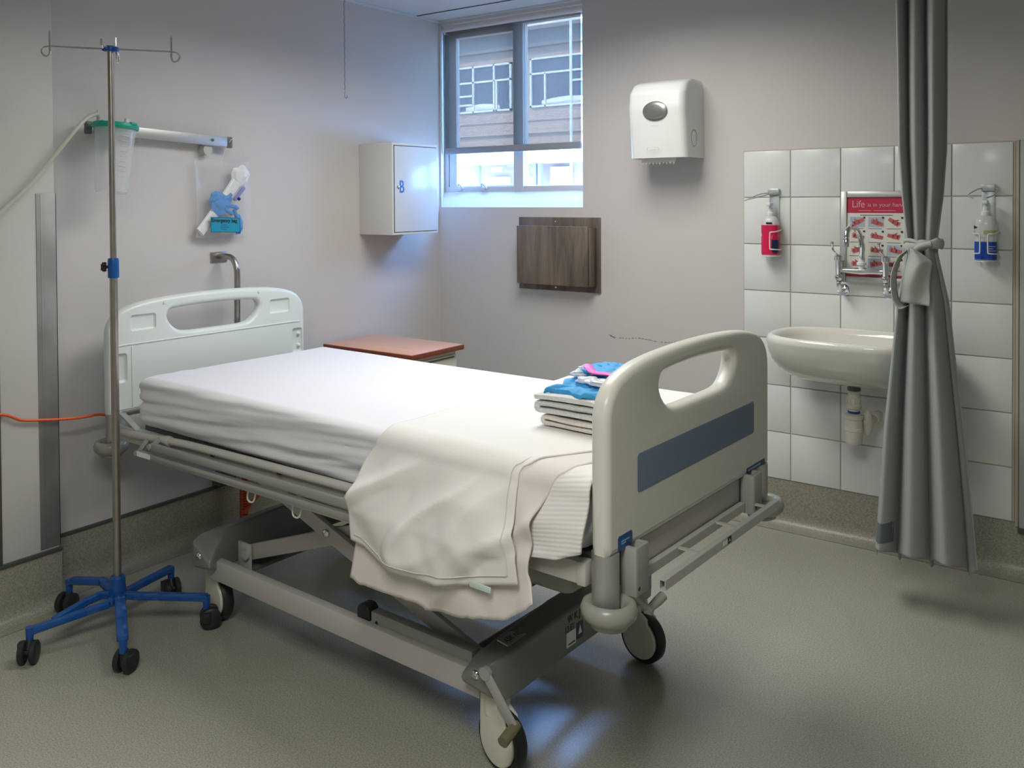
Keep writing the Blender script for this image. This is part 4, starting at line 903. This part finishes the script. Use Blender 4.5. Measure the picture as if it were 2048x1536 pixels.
# ---- wheeled base
ZR0, ZR1 = .156, .222
for v in (.10, WB-.10):
    bm = NB(); box(bm, (.50, v-.016, ZR0), (1.64, v+.016, ZR1), .003); part('base_rail', bm, 'grey_light')
    s = 1 if v < .4 else -1
    bm = NB(); box(bm, (1.24, v+.022*s-.016, .195), (1.60, v+.022*s+.016, .252), .003); part('slide_track', bm, 'grey')
    bm = NB(); pts = rrect(1.185, .190, 1.235, .262, .020, 5); slab(bm, [pts], .040, .004, frame_mtx((0, v+.024*s, 0), (1, 0, 0), (0, 0, 1))); part('slide_roller', bm, 'rubber')
    bm = NB(); lathe(bm, [(0, .001), (.005, .001), (.005, 0)], 12, frame_mtx((1.262, v+(.022*s)-.0162, .225), (1, 0, 0), (0, 0, 1))); part('pin', bm, 'rubber')
# moulded cross covers, lofted across v; w = distance outwards from the inner face
ST = [(.045, [(.106, .284), (.010, .226), (.010, .210), (.106, .196)]), (.085, [(.125, .290), (.028, .270), (.028, .190), (.125, .180)]), (.150, [(.126, .294), (.060, .304), (.060, .178), (.126, .178)]), (.36, [(.126, .302), (.058, .318), (.058, .184), (.126, .186)])]
ST = ST + [(WB-v, q) for v, q in ST[::-1]]
for k, (u0, u1) in enumerate(((.455, .580), (1.600, 1.725))):
    bm = NB(); rows = [[bm.verts.new(((u0+w if k else u1-w), v, z)) for w, z in q] for v, q in ST]
    for A, B in zip(rows, rows[1:]):
        for i_ in range(4): bm.faces.new((A[i_], A[(i_+1) % 4], B[(i_+1) % 4], B[i_]))
    bm.faces.new(rows[0]); bm.faces.new(rows[-1][::-1]); bmesh.ops.recalc_face_normals(bm, faces=bm.faces)
    bmesh.ops.bevel(bm, geom=[e for e in bm.edges if e.calc_face_angle(0) > .6], offset=.009, segments=4, profile=.5, affect='EDGES')
    cv = part('base_cover', bm, 'cover', None, 50)
    for v in (0, 1):
        bm = NB(); ub = u1-.070 if k == 0 else u0+.060; vv = .0445 if v == 0 else WB-.0445 if v == 0 else WB-.0445; s = 1 if v == 0 else -1
        lathe(bm, [(0, .007), (.006, .006), (.0105, .003), (.012, 0), (0, 0)], 20, frame_mtx((ub, vv, .240), (s, 0, 0), (0, 0, 1))); box(bm, (ub-.008, vv-.0075*s-.0004, .2392), (ub+.008, vv-.0075*s+.0004, .2408)); lab(part('bolt', bm, 'chrome', cv), 'chrome bolt head')
    if k == 1:
        FC = frame_mtx((1.7265, 0, 0), (0, 1, 0), (0, 0, 1))
        bm = NB(); box(bm, (.347, .208, 0), (.392, .247, .0006), mtx=FC); lb_ = lab(part('cover_label', bm, 'paper', cv), 'white sticker')
        bm = NB(); box(bm, (.397, .212, 0), (.428, .256, .0006), mtx=FC); box(bm, (.355, .213, .0007), (.388, .217, .001), mtx=FC); lab(part('cover_label', bm, 'badge_dark', cv), 'dark square sticker with white triangle')
        bm = NB(); vs = [bm.verts.new(FC @ Vector(p)) for p in ((.403, .225, .0012), (.422, .225, .0012), (.4125, .250, .0012))]; bm.faces.new(vs); part('triangle_mark', bm, 'paper', cv)
        bm = NB(); text(bm, 'W K J', .028, FC @ Matrix.Translation((.352, .272, .0009)), .0002, sx=.9); text(bm, '13 E1', .023, FC @ Matrix.Translation((.338, .250, .0009)), .0002, sx=.9); lab(part('handwriting', bm, 'ink', cv), 'faded handwritten marks')
        bm = NB(); FT = Matrix.Translation((1.690, .165, .3010)) @ Matrix.Rotation(math.radians(9), 4, 'Y') @ Matrix.Rotation(PI/2, 4, 'Z'); box(bm, (-.05, -.017, -.003), (.052, .017, .0008), .0003, mtx=FT); pl = lab(part('cover_label', bm, 'alu', cv), 'small metal plate on top')
        bm = NB(); text(bm, 'ASK NO', .022, FT @ Matrix.Translation((-.042, -.008, .0009)), .0001, sx=.9); part('handwriting', bm, 'ink', cv)
# castors
def castor(u_, v, ang, name='castor'):
    n0 = 'swivel_castor'
    c = Vector((math.cos(ang), math.sin(ang), 0)); ax = Vector((-math.sin(ang), math.cos(ang), 0))   # c: trailing direction, ax: axle
    O_ = Vector((u_, v, 0)); wc = O_ + c*.030 + Vector((0, 0, .075))
    bm = NB(); tube(bm, [O_+Vector((0, 0, .212)), O_+Vector((0, 0, .128))], .027, 20)
    tube(bm, [O_+Vector((0, 0, .160)), O_+Vector((0, 0, .158))], .0275, 20)
    P = [(-.052+.030*0, .0)]
    cc_ = [(.030+.060*math.cos(q), .075+.060*math.sin(q)) for q in [PI+.08+(PI+.9)*k/22 for k in range(23)]]
    fo = [(.027, .190), (-.027, .190), (-.029, .13)] + cc_ + [(.060, .140), (.034, .155)]
    for s in (-1, 1): slab(bm, [fo], .013, .005, frame_mtx(O_+ax*.0185*s, c, (0, 0, 1)), res=3)
    ca = part(n0, bm, 'cream', None, 50)
    bm = NB(); mt = frame_mtx(wc, c, (0, 0, 1))
    lathe(bm, [(0, -.010), (.050, -.010), (.0615, -.012), (.0625, -.018), (.070, -.018), (.075, -.010), (.075, .010), (.070, .018), (.0625, .018), (.0615, .012), (.050, .010), (0, .010)], 44, mt); lab(part('wheel', bm, 'rubber', ca, 40), 'black rubber tyre'); return ca
castor(1.672, .105, math.radians(-12)); castor(1.69, WB-.120, math.radians(-10)); castor(.462, .142, math.radians(-10)); castor(.480, WB-.105, math.radians(-10))
# brake pedal at the near foot castor
bm = NB(); beam(bm, (1.700, .034, .262), (1.788, .026, .168), .008, .026, .003, up=(1, 0, .9)); lathe(bm, [(0, .006), (.016, .006), (.016, -.006), (0, -.006)], 18, frame_mtx((1.700, .034, .262), (1, 0, 0), (0, 0, 1))); bp = part('brake_lever', bm, 'grey')
bm = NB(); tube(bm, [(1.788, .040, .168), (1.790, .005, .162), (1.792, -.022, .156)], [.011, .0135, .0135], 16); lab(part('pedal_grip', bm, mat('olive_grip', (.16, .15, .085), .45), bp), 'olive rubber pedal grip')
# scissor lift
for v in (.170, WB-.170):
    bm = NB(); beam(bm, (1.575, v, .205), (.560, v, .545), .018, .048, .003); part('lift_arm', bm, 'grey_light')
    w_ = v+.024 if v < .4 else v-.024
    bm = NB(); beam(bm, (.585, w_, .228), (1.46, w_, .545), .018, .050, .003); part('lift_arm', bm, 'grey_light')
    s = -1 if v < .4 else 1
    bm = NB(); lathe(bm, [(0, .012), (.008, .011), (.013, .007), (.014, 0), (0, 0)], 18, frame_mtx((1.000, v+.009*s, .398), (-s, 0, 0), (0, 0, 1))); lab(part('pivot_bolt', bm, 'chrome'), 'chrome pivot bolt')
    bm = NB(); box(bm, (.545, w_-.020, .165), (.61, w_-.012, .262), .002); lathe(bm, [(0, .012), (.016, .012), (.016, 0), (0, 0)], 18, frame_mtx((.595, w_-.02, .228), (1, 0, 0), (0, 0, 1))); part('lift_bracket', bm, 'grey_light')
bm = NB(); box(bm, (.545, .11, .165), (.60, WB-.11, .18), .003); part('cross_member', bm, 'grey_dark')
bm = NB(); tube(bm, [(1.56, .12, .212), (1.56, WB-.12, .212)], .016, 16); part('cross_tube', bm, 'grey_dark')
bm = NB(); box(bm, (1.36, .18, .255), (1.39, WB-.18, .285), .003); part('cross_member', bm, 'grey_dark')
bm = NB(); tube(bm, [(.62, .2, .50), (.62, WB-.2, .50)], .014, 12); part('cross_tube', bm, 'grey_dark')
bm = NB(); tube(bm, [(.70, .45, .24), (1.05, .45, .33), (1.38, .45, .42)], .026, 18); box(bm, (1.18, .395, .31), (1.40, .505, .44), .02, 3); lab(part('lift_motor', bm, 'rubber'), 'black electric lifting motor')
bm = NB(); tube(bm, [(.82, .50, .52), (1.15, .50, .50)], .020, 14); box(bm, (.78, .42, .47), (.93, .55, .55), .012, 3); part('backrest_motor', bm, 'grey_dark')
bm = NB(); box(bm, (.95, .30, .50), (1.02, .36, .545), .006); part('control_box', bm, 'blue2')
bm = NB(); box(bm, (1.40, .33, .250), (1.50, .42, .275), .006); part('control_box', bm, 'blue2')
bm = NB(); box(bm, (1.66, .10, .47), (1.90, .20, .56), .03, 3); lab(part('moulded_pod', bm, 'bumper'), 'rounded grey plastic pod under the foot end')
bm = NB(); tube(bm, smooth_path([(1.65, .55, .34), (1.72, .5, .42), (1.78, .4, .50)], 5), .012, 10); part('gas_strut', bm, 'grey')
bm = NB(); beam(bm, (1.62, .30, .40), (1.80, .75, .54), .04, .09, .01); part('lift_bracket', bm, 'grey_dark')

# ---- mattress in its fitted sheet
MZ0, MZ1, MU0, MU1, MV0, MV1 = .622, .792, .190, 1.995, .018, .872
def mat_f(a, b):
    # a along u, b round the cross section (from inner bottom near side, up the near side, over, down the far side)
    ends = .045; u_ = lerp(MU0, MU1, a); e = min(u_-MU0, MU1-u_)
    k = 1 if e > ends else math.sqrt(max(0, 1-((ends-e)/ends)**2)); shr = ends*(1-k)
    v0, v1, z0, z1 = MV0+shr*.6, MV1-shr*.6, MZ0+shr*.8, MZ1-shr*.8
    z1 += .004*math.sin(PI*min(1, (u_-MU0)/.6)) if False else 0
    rr = .034; Pp = []
    w, h = v1-v0, z1-z0
    segs = [w*.5, h, w, h, w*.5]; tot = sum(segs); d = b*tot
    if d < segs[0]: v, z, nx, nz_ = v0+w*.5-d, z0, 0, -1
    elif d < segs[0]+h: q = d-segs[0]; v, z = v0, z0+q
    elif d < segs[0]+h+w: q = d-segs[0]-h; v, z = v0+q, z1
    elif d < segs[0]+2*h+w: q = d-segs[0]-h-w; v, z = v1, z1-q
    else: q = d-segs[0]-2*h-w; v, z = v1-q, z0
    # round the corners
    cv_, cz = min(max(v, v0+rr), v1-rr), min(max(z, z0+rr), z1-rr)
    dv, dz = v-cv_, z-cz; ln = math.hypot(dv, dz)
    if ln > 1e-9:
        m_ = max(abs(dv), abs(dz)); 
        v, z = cv_+dv/ln*rr*(m_/rr), cz+dz/ln*rr*(m_/rr)
    # creases of the fitted sheet along the near side: long, nearly level, fanning from the head corner
    hgt = min(max((z-z0)/h, 0), 1); fan = u_-MU0; sf = max(0, min(1, (v0+.06-v)/.04))*math.sin(PI*hgt)**.7
    wr = .010*nw(fan*2.2+3.3, hgt*5.5-fan*1.5, 1.4) + .0065*nw(fan*3.5+.3, hgt*9-fan*3.4, 4.4) + .003*nw(fan*6+.7, hgt*16-fan*6, 9.3)
    v += sf*(wr*1.8 - .006)
    tf = max(0, 1-abs(z1-z)/.03)
    z += tf*(.0035*nw(u_*2.3, v*3, .4) + .006*math.exp(-((u_-MU0)/.20)**2)*nw(u_*9, v*22-u_*6, 3.3)*max(0, 1-v/.5))
    return Vector((u_, v, z))
bm = NB(); Vg = grid(bm, 170, 330, mat_f); bmesh.ops.remove_doubles(bm, verts=bm.verts, dist=1e-5)
o = finish('mattress', bm, 'sheet', None, 80); o.matrix_world = BT; tag(o, 'mattress in a fitted white sheet on the hospital bed', 'mattress')

# ---- cloths draped over the foot half
def draper(uL, uR, zb, lift, top_v, bulge=.0, seed=0, folds=1.0, diag=True, nearv=-.054, fade=0):
    """uL/uR(t) edges, zb(s) hem height, lift above the mattress; path goes from far side over the top and down the near side"""
    def g(s, t):
        TOPW = top_v; zt = MZ1+lift; hang = zt - zb(s)
        tot = TOPW + hang; d = t*tot
        tt = t
        if d < TOPW-.03: v, z = .865 - d*(.835/(TOPW-.03)) if False else lerp(.872, .052, d/(TOPW-.03)), zt
        else:
            q = d-(TOPW-.03); R_ = .045
            if q < R_*PI/2: a_ = q/R_; v, z = .052-R_*math.sin(a_)*1.15, zt-R_*(1-math.cos(a_))
            else:
                h_ = q-R_*PI/2; z = zt-R_-h_; v = .052-R_*1.15
        hz = max(0, zt-z)
        out_ = interp(hz, [(0, 0), (.05, 0), (.11, -.022), (.17, nearv+.012), (.20, nearv), (.5, nearv-.006)])
        v += out_ if v < .03 else 0
        th = t
        u_ = lerp(uL(v, z), uR(v, z), s)
        hf = min(1, max(0, hz-.015)/.10)
        us = (u_-1.3)/.6; h_ = .80-z
        n1 = nz(us*2.1+23+h_*2.0, h_*5-us*2.2, 23)
        n2 = nz(us*5+23-h_*3, h_*9-us*4, 28)
        rid = (1-abs(nz(us*2.6+h_*4.5+46, h_*2.0-us*1.4, 32))*2)
        off = folds*hf*(.017*n1 + .011*n2 + .027*max(0, rid-.5)*1.6)*min(1, .5+h_*4)
        v -= (lift-.008)*1.3*hf; v -= max(off, -.004*folds) + bulge*hf*math.sin(PI*s)
        u_ += .006*nz(t*6, seed+3)*(1 if 0 < s < 1 else 1) + folds*.006*hf*nz(s*6, t*6, seed)
        if hz < .01: z += .0022*max(-.4, nz(u_*5+seed, v*5, seed)) + .0015*nz(u_*14, v*9, seed+2)
        return Vector((u_, v, z))
    return g
# ribbed blanket (lowest)
gB = draper(lambda v, z: interp(z, [(.6, 1.68), (.80, 1.66)]), lambda v, z: 2.006, lambda s: interp(s, [(0, .640), (.45, .632), (.60, .612), (.8, .620), (1, .648)]), .006, .85, .000, 3, .30, nearv=-.040)
bm = NB(); grid(bm, 50, 110, gB); o = finish('blanket', bm, 'blanket', None, 80); o.matrix_world = BT; solid(o, .007, 0); tag(o, 'white ribbed blanket covering the foot of the mattress', 'blanket')
# longer cream sheet
uLo = lambda v, z: interp(z, [(.42, 1.335), (.52, 1.350), (.70, 1.365), (.80, 1.385 - .0*v)]) + (0 if z < .78 else .02*v)
uRo = lambda v, z: interp(z, [(.43, 1.955), (.50, 1.925), (.58, 1.885), (.70, 1.890), (.78, 1.925), (.80, 1.94)]) + (0 if z < .79 else .06*min(1, max(0, v/.25)))
gU = draper(uLo, uRo, lambda s: interp(s, [(0, .432), (.06, .422), (.3, .428), (.55, .430), (.8, .462), (.93, .505), (1, .530)]) + .003*nz(s*30, 1), .011, .85, .000, 11, 1.0, nearv=-.052)
bm = NB(); grid(bm, 90, 130, gU); o = finish('under_sheet', bm, 'linen2', None, 80); o.matrix_world = BT; solid(o, .004, 0); tag(o, 'long cream sheet with frayed hem hanging below the white draw sheet', 'sheet')
# white draw sheet on top
uL2 = lambda v, z: interp(z, [(.50, 1.352), (.60, 1.340), (.72, 1.352), (.80, 1.392)]) + (0 if z < .78 else .012*v)
uR2 = lambda v, z: interp(z, [(.52, 1.880), (.60, 1.862), (.70, 1.840), (.78, 1.830), (.80, 1.84)]) + (0 if z < .79 else .10*min(1, max(0, v/.2)))
gT = draper(uL2, uR2, lambda s: interp(s, [(0, .535), (.08, .530), (.22, .502), (.45, .500), (.7, .520), (.85, .540), (1, .560)]), .016, .85, .000, 23, 1.15, nearv=-.063)
bm = NB(); grid(bm, 110, 150, gT); o = finish('draw_sheet', bm, 'linen', None, 80); o.matrix_world = BT; solid(o, .004, 0); tag(o, 'white draw sheet folded over the bed and hanging over its near side', 'sheet')
bm = NB(); P = [gT(s, t_) + Vector((0, -.004, 0)) for s, t_ in [(.955, .72+.26*k/30) for k in range(31)]]; tube(bm, P, .0016, 6)
P = [gT(.03+.92*k/40, .982) + Vector((0, -.004, 0)) for k in range(41)]; tube(bm, P, .0014, 6); ds = o
h_ = finish('hem_stitching', bm, 'linen2', ds); 
bm = NB(); p0 = gT(.80, .995); box(bm, (p0.x-.03, p0.y-.004, p0.z-.016), (p0.x+.03, p0.y-.001, p0.z-.002), .001); lab(finish('laundry_tag', bm, mat('pale_tag', (.55, .66, .62), .6), ds), 'pale green laundry tag')

# ---- folded blankets, stacked
def fold(u0, u1, v0, v1, z0, layers, th, m, name, seed, skew=.0):
    bm = NB(); gap = th*1.06
    P = []
    for k in range(layers):
        z = z0+th/2+gap*k; a, b = (u1, u0) if k % 2 == 0 else (u0, u1)
        a += .006*nz(k, seed); b += .014*nz(k+.5, seed*3.1)
        n = 18
        for i in range(n+1):
            P.append((lerp(a, b, i/n), z))
        if k < layers-1:
            for q in (1, 2, 3): P.append((b-(gap/2)*math.sin(PI*q/4)*(1 if b < a else -1)*1.0, z+gap/2*(1-math.cos(PI*q/4))))
    n = len(P); nv = 36
    def side(i, off):
        a = P[max(0, i-1)]; b = P[min(n-1, i+1)]; d = Vector((b[0]-a[0], b[1]-a[1])).normalized(); return P[i][0]-d.y*off, P[i][1]+d.x*off
    loop = [side(i, th*.46) for i in range(n)] + [side(i, -th*.46) for i in range(n-1, -1, -1)]
    def g(a, b):
        i = int(round(a*len(loop))) % len(loop); u_, z = loop[i]; v = lerp(v0, v1, b)
        e = min(b, 1-b)*(v1-v0); sh = 1-.35*max(0, 1-e/.010)
        zc = round((z-z0)/gap-.5); zc = z0+th/2+gap*max(0, min(layers-1, zc)); z = zc+(z-zc)*sh
        wv = .007*nz(u_*7, v*7, seed)+.004*nz(u_*15, v*15, seed+z*9)
        return Vector((u_+.008*nz(v*9, seed+z*25)+skew*(v-v0), v+.008*nz(u_*8, seed+z*30)*(1 if b < .5 else .5), z+wv*((z-z0)/(layers*gap)+.1)))
    nu = len(loop); Vv = grid(bm, nu, nv, g, closeu=True)
    for j in (0, nv-1):
        for i in range(n-1):
            try: bm.faces.new((Vv[i][j], Vv[i+1][j], Vv[nu-2-i][j], Vv[nu-1-i][j]))
            except ValueError: pass
    o = finish(name, bm, m, None, 60); o.matrix_world = BT; return o
tag(fold(1.712, 1.925, .262, .46, .813, 2, .013, 'cellular2', 'folded_blanket', 5), 'cream folded cellular blanket at the bottom of the pile by the footboard', 'blanket', 'folded blankets piled by the footboard')
tag(fold(1.690, 1.925, .262, .46, .843, 3, .017, 'cellular', 'folded_blanket', 8), 'grey dotted folded blanket on top of the pile by the footboard', 'blanket', 'folded blankets piled by the footboard')
# blue cloth and small plastic things on the pile
def crumple(a, b): 
    u_ = 1.735+.165*a+.02*math.sin(b*7)-.03*(1-b)*(a < .2); v = .275+.17*b+.012*math.sin(a*9)
    return Vector((u_, v, .9035+.007*abs(nz(a*4, b*4, 2))*2.5+.008*max(0, nz(a*8-b*3, b*7, 5))+.012*b - (.012 if b < .02 else 0)))
bm = NB(); grid(bm, 50, 50, crumple); o = finish('blue_cloth', bm, 'cyan_cloth', None, 30); o.matrix_world = BT; solid(o, .003); tag(o, 'bright blue crumpled disposable cloth on the folded blankets', 'cloth')
bm = NB(); grid(bm, 30, 24, lambda a, b: Vector((1.74+.12*a+.01*math.sin(b*5), .40+.09*b, .930+.012*math.sin(PI*a)*b+.008*abs(nz(a*5, b*5, 8))))); o = finish('blue_packet', bm, 'cyan_cloth', None, 40); o.matrix_world = BT; solid(o, .010, 1); tag(o, 'rounded blue packet behind the pink strap on the pile', 'packet')
bm = NB(); P = smooth_path([(1.725, .46, .942), (1.755, .42, .944), (1.79, .39, .940), (1.84, .385, .942), (1.90, .39, .938)], 6); tube(bm, P, .008, 10, ell=(.5, 1.6)); o = finish('pink_strap', bm, 'pink'); o.matrix_world = BT; tag(o, 'pink plastic strap lying on the blue cloth', 'strap')
bm = NB(); blob(bm, (1.79, .355, .926), (.034, .026, .009), .4, 14, 3); blob(bm, (1.84, .345, .926), (.038, .028, .010), .4, 14, 7); blob(bm, (1.735, .41, .930), (.022, .03, .010), .4, 18, 12)
for k in range(5): a = k*1.25; lathe(bm, [(0, .005), (.006, .004), (.007, 0)], 10, Matrix.Translation((1.722+.014*math.cos(a), .455+.012*math.sin(a), .934)))
o = finish('wrapped_tubing', bm, 'clear_bag'); o.data.materials[0] = transparent('crinkled_wrapper', (.82, .82, .86), .35, .15); o.matrix_world = BT; tag(o, 'clear crinkled plastic wrapper on the blue cloth', 'wrapper')
